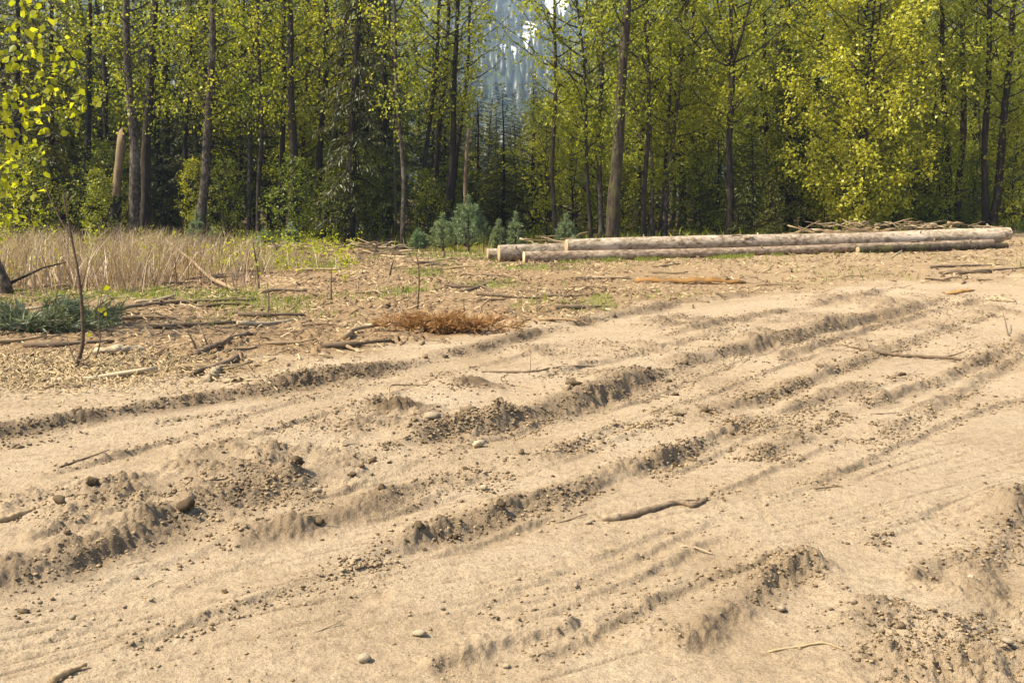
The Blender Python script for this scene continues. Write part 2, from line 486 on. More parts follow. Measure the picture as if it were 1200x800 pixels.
# heaps of loose soil: px, py, radius m, height, moisture, clods
HEAPS = [(470, 478, .34, .085, 1.0, 1.3), (560, 452, .26, .06, 1.0, 1.1), (545, 500, .26, .07, .45, 1.5), (600, 490, .24, .05, .4, 1.2), (430, 500, .4, .03, .7, 1.0),
         (300, 545, .7, .02, .5, 1.1), (180, 590, .6, .02, .5, 1.1), (70, 600, .6, .02, .35, 1.0), (330, 570, .3, .03, .6, 1.2), (1140, 760, .33, .03, .45, 1.6),
         (1050, 780, .25, .02, .4, 1.2), (1195, 600, .2, .05, .5, 1.3), (1180, 700, .3, .02, .4, 1.4), (945, 660, .16, .02, .5, 1.2), (1020, 630, .1, .025, .6, 1.0),
         (330, 400, .9, .06, .8, .9), (250, 412, .6, .06, .7, .9), (400, 440, .5, .03, .6, 1.0), (800, 378, .7, .04, .7, 1.0), (1040, 360, .5, .07, .6, 1.0),
         (1000, 405, .6, .03, .5, 1.0), (700, 440, .4, .03, .5, .9), (870, 500, .2, .02, .5, .9), (1100, 350, .6, .03, .4, .7),
         (950, 376, .8, .03, .55, 1.1), (1080, 382, .7, .03, .5, 1.1), (880, 396, .6, .025, .55, 1.1), (1160, 366, .8, .03, .5, 1.0), (750, 408, .5, .025, .5, 1.0), (1180, 410, .5, .02, .4, .9), (640, 410, .5, .02, .5, .9), (990, 350, .9, .03, .5, .9)]
HEAPS_W = [(*G(px, py), r, h, tu, cl) for px, py, r, h, tu, cl in HEAPS]

def terrain(x, y):
    """height without ruts"""
    z = .021 * np.clip(x - 1, 0, 40) * sstep(12, 24, y)
    z = z + .05 * fbm(x * .16, y * .16, 3, 3) * sstep(8, 16, y)
    z = z + .018 * fbm(x * .55, y * .55, 5, 3)
    return z
def ground_fields(x, y, detail=True):
    z = terrain(x, y)
    turn = np.zeros_like(x)
    clod = np.zeros_like(x)
    wob = fbm(x * 2.3, y * 2.3, 11, 4) * .05
    wob2 = fbm(x * 9, y * 9, 15, 2) * .009
    lum = (lumps(x * 10, y * 10, 171) - .35) * .012 + (lumps(x * 24, y * 24, 173) - .35) * .016
    mod = np.clip(.72 + .75 * fbm(x * .8, y * .8, 21, 3), .12, 1.35)
    for W, wf, a, wn, dep, wr, cl, tu in RUT_W:
        mg = max(wf, wr) * 2.6 + .1
        s = np.where((x > W[:, 0].min() - mg) & (x < W[:, 0].max() + mg) & (y > W[:, 1].min() - mg) & (y < W[:, 1].max() + mg))[0]
        if not len(s): continue
        X, Y = x[s], y[s]
        best = np.full(len(s), 1e9)
        sg = np.zeros(len(s))
        end = np.zeros(len(s))
        n = len(W) - 1
        for k in range(n):
            ax, ay = W[k]; bx, by = W[k + 1]
            dx, dy = bx - ax, by - ay
            L2 = dx * dx + dy * dy + 1e-9
            t = np.clip(((X - ax) * dx + (Y - ay) * dy) / L2, 0, 1)
            qx, qy = X - ax - t * dx, Y - ay - t * dy
            d2 = qx * qx + qy * qy
            u = d2 < best
            best[u] = d2[u]
            sg[u] = (qx * dy - qy * dx)[u]
            end[u] = ((k + t) / n)[u]
        d = np.sqrt(best) * np.sign(sg)
        fade = sstep(0, .1, end) * (1 - sstep(.9, 1, end)) * mod[s]
        sc = min(1, wf / .12)
        d = d + (wob[s] + wob2[s] + lum[s]) * sc
        t = sstep(-wn * .3, wn * 1.3, d)
        h = (1 - t) * a * np.exp(-(np.minimum(d, 0) / wf) ** 2) - t * dep * np.exp(-(np.maximum(d - wn, 0) / wr) ** 2)
        z[s] += h * fade
        band = np.exp(-((d + wf * .12) / (wf * .62 + wn * .5)) ** 2)
        clod[s] = np.maximum(clod[s], cl * band * fade)
        turn[s] = np.maximum(turn[s], tu * np.exp(-((d - .01) / (wf * .55 + wn)) ** 2) * np.clip(fade * 1.25, 0, 1))
    lum0 = lumps(x * 6.5, y * 6.5, 177)
    for hx, hy, r, h, tu, cl in HEAPS_W:
        ry = r * 1.15
        q = np.exp(-(((x - hx) / r) ** 2 + ((y - hy) / ry) ** 2) * 1.3)
        q = q * np.clip(.75 + .8 * fbm(x * 3, y * 3, 33, 3), 0, 1.4)
        z = z + .62 * h * q * (.5 + 1.0 * lum0)
        clod = np.maximum(clod, cl * q)
        turn = np.maximum(turn, tu * np.clip(q * 1.2, 0, 1))
    # zones
    edge = y - (6.9 + .0 * x)
    xl = x / np.maximum(y, 1)
    # litter zone: left of the tracks and towards the logs
    bx = np.array([-12, -4.5, -3, -1.7, 0, 1.5, 4, 8, 14, 30]); by = np.array([7.0, 7.6, 8.2, 9.3, 11.5, 13.4, 15.2, 16.6, 18.5, 24])
    line = np.interp(x, bx, by)
    lit = sstep(-.5, 1.2, y - line + .9 * fbm(x * .7, y * .7, 41, 3))
    lit = lit * (1 - .28 * sstep(0, 6, x))
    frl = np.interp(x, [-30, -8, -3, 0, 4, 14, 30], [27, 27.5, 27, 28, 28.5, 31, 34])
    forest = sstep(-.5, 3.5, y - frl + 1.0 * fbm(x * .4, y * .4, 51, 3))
    gn = fbm(x * .45, y * .3, 61, 3)
    gpx = 600 + x / np.maximum(y, 1) * FPX
    green = np.maximum(sstep(.0, .45, gn), sstep(-.25, .25, gn) * sstep(240, 330, gpx) * (1 - sstep(560, 620, gpx)) * sstep(19, 21, y)) * sstep(11, 15, y) * (1 - forest) * np.where(x < 1.5, 1, .35)
    clod = np.maximum(clod, lit * .5 * (1 - forest))
    if detail:
        l1 = lumps(x * 9, y * 9, 71)
        l2 = lumps(x * 21, y * 21, 75)
        l3 = lumps(x * 48, y * 48, 79)
        gate = np.clip(.6 + 1.1 * fbm(x * 3.1, y * 3.1, 81, 2), 0, 1.3)
        z = z + clod * gate * (.022 * l1 + .034 * l2 + .015 * l3)
        z = z + .0035 * fbm(x * 14, y * 14, 85, 3) + .0022 * l3 * np.clip(fbm(x * 1.3, y * 1.3, 89, 2) + .35, 0, 1)
        # fine drag marks along the tracks
        u = (x * .52 - y * .85)
        v = (x * .85 + y * .52)
        st = perlin(u * 11 + .8 * perlin(u * 1.2, v * .5, 92), v * .55, 91)
        rid = np.abs(perlin(u * 5 + .9 * perlin(u * .9, v * .4, 96), v * .35, 97))
        rid2 = np.abs(perlin(u * 13 + 1.1 * perlin(u * 1.9, v * .6, 98), v * .5, 99))
        bare = (1 - np.clip(lit, 0, 1))
        z = z + .007 * st * bare * np.clip(.4 + fbm(x * .5, y * .5, 95, 2), 0, 1)
        z = z - .020 * np.exp(-(rid / .05) ** 2) * bare * np.clip(fbm(x * .7, y * .7, 101, 2) * 1.6 + .25, 0, 1)
        z = z - .010 * np.exp(-(rid2 / .07) ** 2) * bare * np.clip(fbm(x * .9, y * .9, 103, 2) * 1.6 + .3, 0, 1)
        z = z + .006 * l2 * np.clip(fbm(x * 2.2, y * 2.2, 105, 3) * 2 - .1, 0, 1)
    return z, turn, lit, forest, green
def H(x, y):
    x = np.atleast_1d(np.asarray(x, float)); y = np.atleast_1d(np.asarray(y, float))
    return ground_fields(x, y, True)[0]
def H1(x, y):
    return float(H(x, y)[0])

def build_ground():
    ys = [-60, -30, -14, -6, -2, 0, 1, 1.6, 2.0, 2.3]
    y = 2.5
    while y < 12: ys.append(y); y += .0085 + .0011 * (y - 2.5) * 2.2
    while y < 32: ys.append(y); y += .03 + (y - 12) * .006
    while y < 320: ys.append(y); y *= 1.05
    ys = np.array(ys)
    c = np.linspace(-1, 1, 861)
    c = np.sign(c) * (np.abs(c) * .9 + .1 * np.abs(c) ** 3)
    out = np.array([1.03, 1.08, 1.2, 1.45, 1.9, 2.8, 4.0, 5.5])
    c = np.concatenate([-out[::-1], c, out])
    w = np.maximum(.66 * ys + .8, 2.6)
    X = c[None] * w[:, None]
    Y = np.repeat(ys[:, None], len(c), 1)
    x, y = X.ravel(), Y.ravel()
    z, turn, lit, forest, green = ground_fields(x, y)
    nr, nc = X.shape
    i = (np.arange(nr - 1)[:, None] * nc + np.arange(nc - 1)[None]).ravel()
    Q = np.stack([i, i + 1, i + nc + 1, i + nc], -1)
    me = mesh('ground', np.stack([x, y, z], -1), Q, True,
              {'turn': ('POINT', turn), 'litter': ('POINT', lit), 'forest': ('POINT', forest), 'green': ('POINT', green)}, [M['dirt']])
    o = obj('ground', me, kind='structure')
    return o
build_ground()

# ------------------------------------------------------------------ mountain behind the forest
def build_mountain():
    xs = np.linspace(-1300, 1300, 260)
    ys = np.linspace(300, 1250, 150)
    X, Y = np.meshgrid(xs, ys)
    x, y = X.ravel(), Y.ravel()
    z = sstep(300, 1120, y) * (232 + 55 * fbm(x / 500, y / 500, 201, 3)) + 16 * fbm(x / 110, y / 130, 205, 4) * sstep(330, 600, y) - 4
    # snow gully: a chute falling from upper right to lower left
    gx = 2 + (y - 700) * .17
    g = np.exp(-((x - gx - 18 * fbm(x / 60, y / 60, 207, 2)) / (8 + .012 * (y - 600))) ** 2) * sstep(640, 690, y)
    z = z - 5 * g
    nr, nc = X.shape
    i = (np.arange(nr - 1)[:, None] * nc + np.arange(nc - 1)[None]).ravel()
    Q = np.stack([i, i + 1, i + nc + 1, i + nc], -1)
    m, t, b = mat('mountain_forest', .95)
    co = objco(t)
    n = noise(t, .05, 6, .7, co)
    c = ramp(t, n.outputs[0], [(.3, (.02, .03, .014)), (.55, (.045, .062, .025)), (.75, (.08, .1, .04))]).outputs[0]
    sn = math_(t, 'MULTIPLY', attr(t, 'snow'), math_(t, 'ADD', n.outputs[0], .35))
    c = mixc(t, ramp(t, sn, [(.3, (0, 0, 0)), (.42, (1, 1, 1))]).outputs[0], c, (.86, .85, .83))
    t.links.new(c, b.inputs['Base Color'])
    bump(t, b, n.outputs[0], 1.0, 12)
    me = mesh('mountain', np.stack([x, y, z], -1), Q, True, {'snow': ('POINT', g)}, [m])
    o = obj('mountain', me, kind='structure')
    # the wood on its slope
    N = 9000
    px = rng.uniform(-520, 520, N) ; py = rng.uniform(420, 1100, N)
    def hz(px, py):
        fx = (px - xs[0]) / (xs[1] - xs[0]); fy = (py - ys[0]) / (ys[1] - ys[0])
        ix, iy = fx.astype(int), fy.astype(int)
        fx -= ix; fy -= iy
        Z = z.reshape(nr, nc); S = g.reshape(nr, nc)
        f = lambda A: (A[iy, ix] * (1 - fx) + A[iy, ix + 1] * fx) * (1 - fy) + (A[iy + 1, ix] * (1 - fx) + A[iy + 1, ix + 1] * fx) * fy
        return f(Z), f(S)
    pz, ps = hz(px, py)
    k = ps < .22
    px, py, pz = px[k], py[k], pz[k]
    hh = rng.uniform(9, 22, len(px)); rr = hh * rng.uniform(.14, .22, len(px))
    an = np.arange(6) / 6 * 2 * np.pi
    ring = np.stack([px[:, None] + rr[:, None] * np.cos(an), py[:, None] + rr[:, None] * np.sin(an), (pz + hh * .05)[:, None] + 0 * an], -1)
    V = np.concatenate([ring, np.stack([px, py, pz + hh], -1)[:, None]], 1).reshape(-1, 3)
    base = np.arange(len(px)) * 7
    T = np.concatenate([np.stack([base + j, base + (j + 1) % 6, base + 6], -1) for j in range(6)])
    me = mesh('mountain_wood', V, T, False, {'rnd': ('FACE', rng.random(len(T)))}, [M['slope']])
    o = obj('mountain_wood', me, kind='stuff')
    tag(o, 'dark conifer wood covering the blue mountain slope', 'wood')
build_mountain()

# ------------------------------------------------------------------ tree kit
def deciduous(name, Ht, z0, rad, nb, twigs, per, size, leafmat, barkmat, seed, spread=.2, up=.75, top=.25):
    """crown of branches with leaves spread along their twigs -> (branch mesh, leaf mesh)"""
    g = np.random.default_rng(seed)
    br = Acc()
    LP, LA = [], []
    for k in range(nb):
        f = (k + g.random()) / nb
        z = z0 + (Ht - z0) * f ** 1.1 * .97
        rr = rad * (1 - (1 - top) * max(0, (f - .35) / .65) ** 1.3) * (.65 + .5 * min(1, f / .3)) * g.uniform(.6, 1.15)
        az = k * 2.4 + g.uniform(-.6, .6)
        dr = np.array([math.cos(az), math.sin(az), 0])
        n = 7
        ts = np.linspace(0, 1, n)
        path = np.array([[0, 0, z]]) + ts[:, None] * dr * rr + np.outer(rr * up * (ts ** 1.4), [0, 0, 1]) + g.normal(0, .03 * rr, (n, 3)) * ts[:, None]
        br.add(*tube(path, np.interp(ts, [0, 1], [.014 + .008 * rr, .004]), 5, cap=False))
        for w in range(twigs):
            t0 = g.uniform(.2, 1.0)
            p0 = np.array([np.interp(t0, ts, path[:, i]) for i in range(3)])
            d = unit(dr * .5 + g.normal(0, .7, 3) + np.array([0, 0, .15]))
            L = g.uniform(.35, 1.0) * (.35 + .25 * rr)
            m = max(2, int(per * g.uniform(.5, 1.5) * (1 if Ht < 5 or Ht == 11.5 else float(np.interp(z, [0, 6.5, 9.5, 14], [1.15, 1.0, .35, .25])))))
            tt = g.random(m) ** .7
            p = p0 + tt[:, None] * d * L + g.normal(0, spread * .55, (m, 3))
            p[:, 2] -= .1 * tt ** 2 * L
            LP.append(p)
            LA.append(d + g.normal(0, .8, (m, 3)) + np.array([0, 0, -.55]))
            if w % 2 == 0:
                br.add(*tube([p0, p0 + d * L * .5, p0 + d * L * .95], [.008, .005, .003], 3, cap=False))
    P = np.vstack(LP); A = np.vstack(LA)
    N = g.normal(0, 1, P.shape) + np.array([0, 0, .9])
    V, Q = leaves(P, A, N, size * g.uniform(.65, 1.3, len(P)))
    return br.mesh(name + '_limbs', True, [barkmat]), leaf_mesh(name + '_leaves', V, Q, [leafmat], g.random(len(Q)))
def conifer(name, Ht, z0, rad, nb, fm, seed, droop=.45, blade=.26, bw=.24, step=.2, dens=1.0, taper=.9):
    g = np.random.default_rng(seed)
    br = Acc()
    P, A, N, S = [], [], [], []
    for k in range(nb):
        f = (k + g.random()) / nb
        z = z0 + (Ht - z0) * f
        L = rad * ((1 - f) ** taper + .04) * g.uniform(.65, 1.12) * min(1, .7 + f * 3)
        az = k * 2.4 + g.uniform(-.5, .5)
        dr = np.array([math.cos(az), math.sin(az), 0]); sd = np.array([-dr[1], dr[0], 0])
        n = 6
        ts = np.linspace(0, 1, n)
        path = np.array([0, 0, z]) + ts[:, None] * dr * L + np.outer((.12 * ts - droop * ts ** 1.7 + .14 * ts ** 4) * L, [0, 0, 1])
        br.add(*tube(path, np.interp(ts, [0, 1], [.012 + .012 * L, .004]), 4, cap=False))
        m = max(3, int(L / step))
        for q in range(m):
            t = .12 + .88 * (q + .5) / m
            p0 = np.array([np.interp(t, ts, path[:, i]) for i in range(3)])
            for s_ in (-1, 1):
                if g.random() > dens: continue
                bl = L * .42 * (1.05 - t) + .14
                d = unit(dr * .75 + sd * s_ * g.uniform(.5, 1.0) + np.array([0, 0, -.25 - .3 * g.random()]))
                nn = max(1, int(bl / (blade * .6)))
                for w in range(nn):
                    P.append(p0 + d * bl * (w / nn) + g.normal(0, .03, 3))
                    A.append(d + g.normal(0, .3, 3) + np.array([0, 0, -.15]))
                    N.append(np.array([0, 0, 1]) + g.normal(0, .45, 3))
                    S.append(blade * g.uniform(.7, 1.3))
    V, Q = leaves(np.array(P), np.array(A), np.array(N), np.array(S), bw, .03)
    return br.mesh(name + '_limbs', True, [M['bark_dark']]), leaf_mesh(name + '_needles', V, Q, [fm], g.random(len(Q)))
def trunk_mesh(name, Ht, r0, seed, material, bend=.12, sides=12, flare=1.35, top=.18, nseg=26, path=None, rough=.10):
    g = np.random.default_rng(seed)
    ts = np.linspace(0, 1, nseg)
    if path is None:
        a, b2 = g.uniform(0, 6.28, 2)
        env = np.minimum(ts * 6, 1)
        path = np.stack([bend * env * (np.sin(ts * 7 + a) * .6 + np.sin(ts * 17 + b2) * .25), bend * env * np.cos(ts * 6 + b2) * .6, ts * Ht - .25 * (ts == 0)], -1)
        path[0, :2] = 0
    r = r0 * (1 - (1 - top) * ts) * (1 + (flare - 1) * np.exp(-ts * Ht / .35)) * (1 + .03 * g.normal(0, 1, nseg))
    V, Q, T = tube(path, r, sides, seed, rough)
    return mesh(name, V, [Q, T], True, None, [material])

CR = {}
BK = [M['bark_grey'], M['bark_birch']]
CR['asp1'] = deciduous('aspen_a', 12.5, 2.6, 2.1, 52, 8, 20, .105, M['leaf'], M['bark_grey'], 1)
CR['asp2'] = deciduous('aspen_b', 13, 3.4, 2.3, 46, 8, 20, .11, M['leaf'], M['bark_grey'], 2)
CR['asp3'] = deciduous('aspen_c', 12, 1.8, 1.7, 48, 7, 20, .10, M['leaf'], M['bark_grey'], 3, up=.45)
CR['sparse'] = deciduous('aspen_d', 13, 3.6, 1.5, 30, 6, 13, .10, M['leaf'], M['bark_grey'], 4)
CR['deep1'] = deciduous('alder_a', 13, 1.4, 2.4, 58, 8, 21, .12, M['leaf_deep'], M['bark_dark'], 5, up=.45)
CR['deep2'] = deciduous('alder_b', 12, 1.0, 2.1, 56, 8, 21, .12, M['leaf_deep'], M['bark_dark'], 6, up=.3)
CR['sap1'] = deciduous('sapling_a', 4.6, .4, 1.05, 34, 6, 14, .09, M['leaf'], M['bark_grey'], 7, .14)
CR['sap2'] = deciduous('sapling_b', 3.2, .2, 1.1, 30, 6, 14, .085, M['leaf_deep'], M['bark_dark'], 8, .14, .4)
CR['con1'] = conifer('cedar_a', 17, .8, 3.0, 105, M['needle'], 11, .5, .27, .25, .13)
CR['con2'] = conifer('fir_a', 18, 1.2, 2.5, 120, M['needle_fir'], 12, .28, .26, .24, .14)
CR['con3'] = conifer('cedar_b', 14, .5, 2.6, 95, M['needle'], 13, .6, .28, .25, .13)
CR['fir_s'] = conifer('small_fir', 3.4, .15, .95, 62, M['needle_fir'], 14, .18, .16, .22, .11)

def trunk_of(o):
    return [c for c in o.children if c.name.startswith('trunk')][0]
def place_tree(name, label, cat, crown, base, r0, lean=(0, 0), scale=1.0, bark=None, group=None, seed=0, Ht=None, rot=0, trunk=None, bend=.12, path=None, limbs=True):
    """a tree: Empty at the base > trunk, limbs, crown"""
    o = thing(name, label, cat, base, group)
    o.rotation_euler = (lean[1], lean[0], 0)
    Ht = Ht or 16
    tm = trunk or trunk_mesh('trunk', Ht, r0, seed, bark or M['bark_grey'], bend, path=path)
    t = obj('trunk', tm, o)
    if crown:
        lm, cm = CR[crown]
        for nm, me in (('limbs', lm), ('crown', cm)):
            c = obj(nm, me, o)
            c.rotation_euler = (0, 0, rot)
            c.scale = (scale,) * 3
            c['kind'] = 'stuff'
    return o

# ------------------------------------------------------------------ the trees of the front row, one by one
# base px, base py, px at the top edge of the photo, width px, distance, crown, bark, name, label
FRONT = [
 (97, 262, 104, 9, 34, 'sparse', 'bark_dark', 'aspen_tree', 'dark straight trunk nearest the left photo edge behind the dry grass'),
 (109, 265, 128, 10, 37, 'sparse', 'bark_dark', 'aspen_tree', 'dark trunk leaning right, just left of the pale broken snag'),
 (157, 268, 149, 13, 31, 'sparse', 'bark_birch', 'birch_tree', 'pale spotted birch just right of the pale broken snag'),
 (169, 272, 184, 14, 32, 'sparse', 'bark_grey', 'aspen_tree', 'thick dark trunk leaning right beside the spotted birch'),
 (192, 275, 195, 8, 36, 'sparse', 'bark_dark', 'aspen_tree', 'slim dark trunk behind the thick leaning trunk near the snag'),
 (217, 275, 222, 6, 34, 'sparse', 'bark_dark', 'aspen_tree', 'thin dark upright trunk just left of the leaning spotted birch'),
 (234, 265, 252, 12, 31, 'sparse', 'bark_birch', 'birch_tree', 'spotted birch leaning right above the single blue pine seedling'),
 (270, 262, 275, 5, 40, 'asp1', 'bark_dark', 'aspen_tree', 'very thin trunk deep in the wood right of the leaning birch'),
 (280, 262, 281, 5, 39, 'asp3', 'bark_grey', 'aspen_tree', 'thin grey trunk, left of the two close thin trunks'),
 (292, 285, 299, 6, 33, 'asp2', 'bark_birch', 'birch_tree', 'left one of two close thin pale trunks in the left wood'),
 (303, 292, 302, 6, 31, 'sparse', 'bark_grey', 'aspen_tree', 'right one of two close thin trunks in the left wood'),
 (328, 278, 337, 8, 33, 'sparse', 'bark_dark', 'aspen_tree', 'dark trunk left of the rough thick trunk over the leafy shrub'),
 (341, 272, 342, 12, 31, 'sparse', 'bark_moss', 'cottonwood_tree', 'rough thick upright trunk rising from the leafy green shrub'),
 (350, 262, 364, 6, 36, 'asp3', 'bark_dark', 'aspen_tree', 'thin dark trunk leaning right behind the rough thick trunk'),
 (374, 285, 381, 9, 33, 'sparse', 'bark_dark', 'aspen_tree', 'upright dark trunk at the left side of the big dark conifer'),
 (381, 293, 405, 9, 31, 'sparse', 'bark_grey', 'aspen_tree', 'trunk leaning right in front of the big dark conifer'),
 (471, 291, 464, 6, 29, 'sparse', 'bark_birch', 'birch_tree', 'thin pale crooked birch at the right side of the big dark conifer'),
 (490, 270, 516, 6, 32, 'sparse', 'bark_dark', 'aspen_tree', 'leftmost of four leaning trunks left of the thin grey snag'),
 (502, 262, 528, 8, 33, 'sparse', 'bark_grey', 'aspen_tree', 'second from left of four leaning trunks left of the thin grey snag'),
 (522, 268, 537, 9, 32, 'sparse', 'bark_grey', 'aspen_tree', 'third from left and thickest of four leaning trunks near the grey snag'),
 (527, 264, 553, 6, 35, 'sparse', 'bark_dark', 'aspen_tree', 'rightmost and most leaning of four trunks near the grey snag'),
 (651, 275, 648, 6, 31, 'sparse', 'bark_grey', 'aspen_tree', 'lone slim trunk behind the left ends of the logs'),
 (692, 278, 676, 5, 31, 'asp1', 'bark_grey', 'aspen_tree', 'thin trunk leaning left, left of the big mossy cottonwood'),
 (705, 279, 702, 7, 31, 'sparse', 'bark_birch', 'birch_tree', 'slim pale trunk close on the left of the big mossy cottonwood'),
 (719, 279, 732, 16, 29, 'sparse', 'bark_moss', 'cottonwood_tree', 'thickest trunk with mossy foot behind the middle of the logs'),
 (755, 278, 759, 7, 31, 'sparse', 'bark_grey', 'aspen_tree', 'first slim trunk right of the big mossy cottonwood'),
 (764, 276, 755, 5, 32, 'sparse', 'bark_birch', 'birch_tree', 'thin pale trunk leaning left, second right of the mossy cottonwood'),
 (774, 277, 790, 5, 33, 'asp1', 'bark_grey', 'aspen_tree', 'thin trunk leaning right, third right of the mossy cottonwood'),
 (780, 277, 804, 6, 32, 'asp3', 'bark_birch', 'birch_tree', 'thin pale trunk leaning right, fourth right of the mossy cottonwood'),
 (901, 258, 914, 5, 40, 'deep1', 'bark_grey', 'aspen_tree', 'thin grey trunk between the forked tree and the yellow poplar'),
 (940, 258, 948, 6, 40, 'asp3', 'bark_dark', 'aspen_tree', 'dark trunk close on the left of the yellow poplar'),
 (1090, 255, 1077, 8, 33, 'asp2', 'bark_grey', 'aspen_tree', 'dark trunk leaning left, first right of the yellow poplar'),
 (1111, 258, 1105, 9, 33, 'sparse', 'bark_grey', 'aspen_tree', 'dark bare trunk, second right of the yellow poplar'),
 (1121, 259, 1132, 9, 33, 'sparse', 'bark_grey', 'aspen_tree', 'dark trunk leaning right, third right of the yellow poplar'),
 (1143, 258, 1147, 4, 36, 'asp3', 'bark_grey', 'aspen_tree', 'very thin trunk before the last pair of trunks at the right'),
 (1155, 267, 1159, 9, 31, 'sparse', 'bark_grey', 'aspen_tree', 'left trunk of the last pair behind the right ends of the logs'),
 (1164, 267, 1189, 10, 31, 'asp2', 'bark_grey', 'aspen_tree', 'right trunk of the last pair, leaning right beyond the log ends'),
]
FR_X = []
for k, (bx, by, tx, w, Y, cr, bk, nm, lab) in enumerate(FRONT):
    X = (bx - 600) / FPX * Y / CT * 1.0
    B = AT(bx, 262, Y); T = AT(tx, 0, Y)
    zg = float(terrain(np.array([B.x]), np.array([Y]))[0])
    # move the foot down along the line to the ground
    s = (zg - B.z) / (T.z - B.z)
    foot = B + (T - B) * s
    foot.z = zg
    lean = math.atan2(T.x - foot.x, T.z - foot.z)
    r0 = w / FPX * Y / 2 * .95
    FR_X.append((foot.x, Y))
    place_tree(nm, lab, 'tree', cr, foot, r0, (lean, 0), 1.0 + .08 * math.sin(k * 3.1), M[bk], 'trees at the edge of the forest', seed=k + 100, rot=k * 1.7, Ht=13)

# forked tree
def forked():
    foot = AT(855, 262, 31); foot.z = float(terrain(np.array([foot.x]), np.array([31.0]))[0])
    o = thing('forked_tree', 'tall slim tree whose trunk forks into upright limbs high up', 'tree', foot, 'trees at the edge of the forest')
    F = AT(857, 75, 31) - foot
    ts = np.linspace(0, 1, 16)
    path = np.stack([F.x * ts + .04 * np.sin(ts * 9), .04 * np.cos(ts * 7), F.z * ts - .3 * (ts == 0)], -1)
    V, Q, T = tube(path, .12 - .03 * ts + .05 * np.exp(-ts * 14), 12, 3, .08)
    obj('trunk', mesh('forked_trunk', V, [Q, T], True, None, [M['bark_grey']]), o)
    for (px, py, dy, r) in ((840, -60, .5, .05), (858, -160, 0, .065), (886, -60, -.6, .055), (820, -20, 1.0, .035)):
        E = AT(px, py, 31) - foot
        t2 = np.linspace(0, 1, 10)
        p = np.stack([F.x + (E.x - F.x) * t2 ** .8, dy * 2 * t2, F.z - .1 + (E.z - F.z + .1) * t2], -1)
        V, Q, T = tube(p, r * (1 - .75 * t2), 8, 5, .08)
        obj('limb', mesh('forked_limb', V, [Q, T], True, None, [M['bark_grey']]), o)
    lm, cm = CR['asp2']
    for nm, me in (('limbs', lm), ('crown', cm)):
        c = obj(nm, me, o); c.rotation_euler = (0, 0, 2.2); c.scale = (.9, .9, .95)
        c['kind'] = 'stuff'
forked()

# yellow poplar
def poplar():
    Y = 30.5
    foot = AT(1004, 262, Y); foot.z = float(terrain(np.array([foot.x]), np.array([Y]))[0])
    o = thing('poplar_tree', 'bright yellow young poplar behind the right half of the logs', 'tree', foot)
    lm, cm = deciduous('poplar', 11.5, .4, 2.35, 140, 10, 26, .10, M['leaf_yellow'], M['bark_birch'], 31, .2, .55, .5)
    for k, (dx, dy, lx, r) in enumerate(((-.12, 0, -.25, .06), (.14, .1, .1, .065), (.02, -.15, .45, .045))):
        ts = np.linspace(0, 1, 20)
        p = np.stack([dx + lx * ts + .05 * np.sin(ts * 11 + k), dy + .06 * np.cos(ts * 9 + k), 11 * ts - .2 * (ts == 0)], -1)
        V, Q, T = tube(p, r * (1 - .8 * ts), 8, k, .08)
        obj('trunk', mesh('poplar_trunk', V, [Q, T], True, None, [M['bark_birch']]), o)
    obj('limbs', lm, o)['kind'] = 'stuff'
    obj('crown', cm, o)['kind'] = 'stuff'
poplar()

# the big dark conifer and others that stand out
GAPX, GAPY = [530, 545, 570, 598, 622, 640, 660, 690], [-400, 5, 60, 112, 100, 70, 10, -400]
def gap_height(px, Y, hw):
    t = max(np.interp(p, GAPX, GAPY) for p in np.linspace(px - hw, px + hw, 9))
    return CAM_H + Y * (225 - t) / FPX
def lone_conifer(px, Y, kind, sc, label, name='conifer_tree', r=.17, topx=None, sxy=1.0):
    foot = AT(px, 262, Y); foot.z = float(terrain(np.array([foot.x]), np.array([Y]))[0])
    T = AT(topx if topx else px, 0, Y)
    o = place_tree(name, label, 'tree', kind, foot, r, (math.atan2(T.x - foot.x, T.z - foot.z), 0), 1, M['bark_dark'], 'conifers of the forest', seed=int(px), Ht=13 * sc if kind != 'fir_s' else 3.2 * sc, rot=px, bend=.03)
    for c in o.children:
        c.scale = (sc * sxy, sc * sxy, sc) if not c.name.startswith('trunk') else (1, 1, 1)
    return o
lone_conifer(408, 30, 'con1', .95, 'big dark drooping conifer standing among the left trunks', topx=420, sxy=.55, r=.16)
lone_conifer(882, 31, 'fir_s', 1.05, 'small pale green fir right of the forked tree', 'fir_sapling', .05)
lone_conifer(842, 33, 'fir_s', 1.2, 'small green fir left of the forked tree behind the logs', 'fir_sapling', .05)
lone_conifer(905, 29.5, 'fir_s', .62, 'low light green fir left of the yellow poplar', 'fir_sapling', .04)
lone_conifer(590, 35, 'con3', .38, 'dark cedar in the gap behind the blue pines', r=.07, sxy=1.6)
lone_conifer(560, 38, 'con1', .38, 'dark cedar left of the gap, behind the thin grey snag', r=.1, sxy=1.5)
lone_conifer(625, 38, 'con3', .42, 'dark cedar right of the gap, above the log ends', r=.1, sxy=1.4)
lone_conifer(925, 36, 'con1', .7, 'dark cedar close on the left behind the yellow poplar', r=.15, sxy=.85)
lone_conifer(800, 37, 'con2', .8, 'dark fir behind the thin leaning trunks near the forked tree', r=.15, sxy=.8)
lone_conifer(450, 35, 'con2', .8, 'dark fir behind the crooked pale birch', r=.14, sxy=.7)
lone_conifer(20, 33, 'con3', .8, 'dark cedar at the left photo edge behind the lime leaves', r=.16)
lone_conifer(60, 36, 'con1', .8, 'dark cedar left of the leftmost straight trunk', r=.16, sxy=.9)

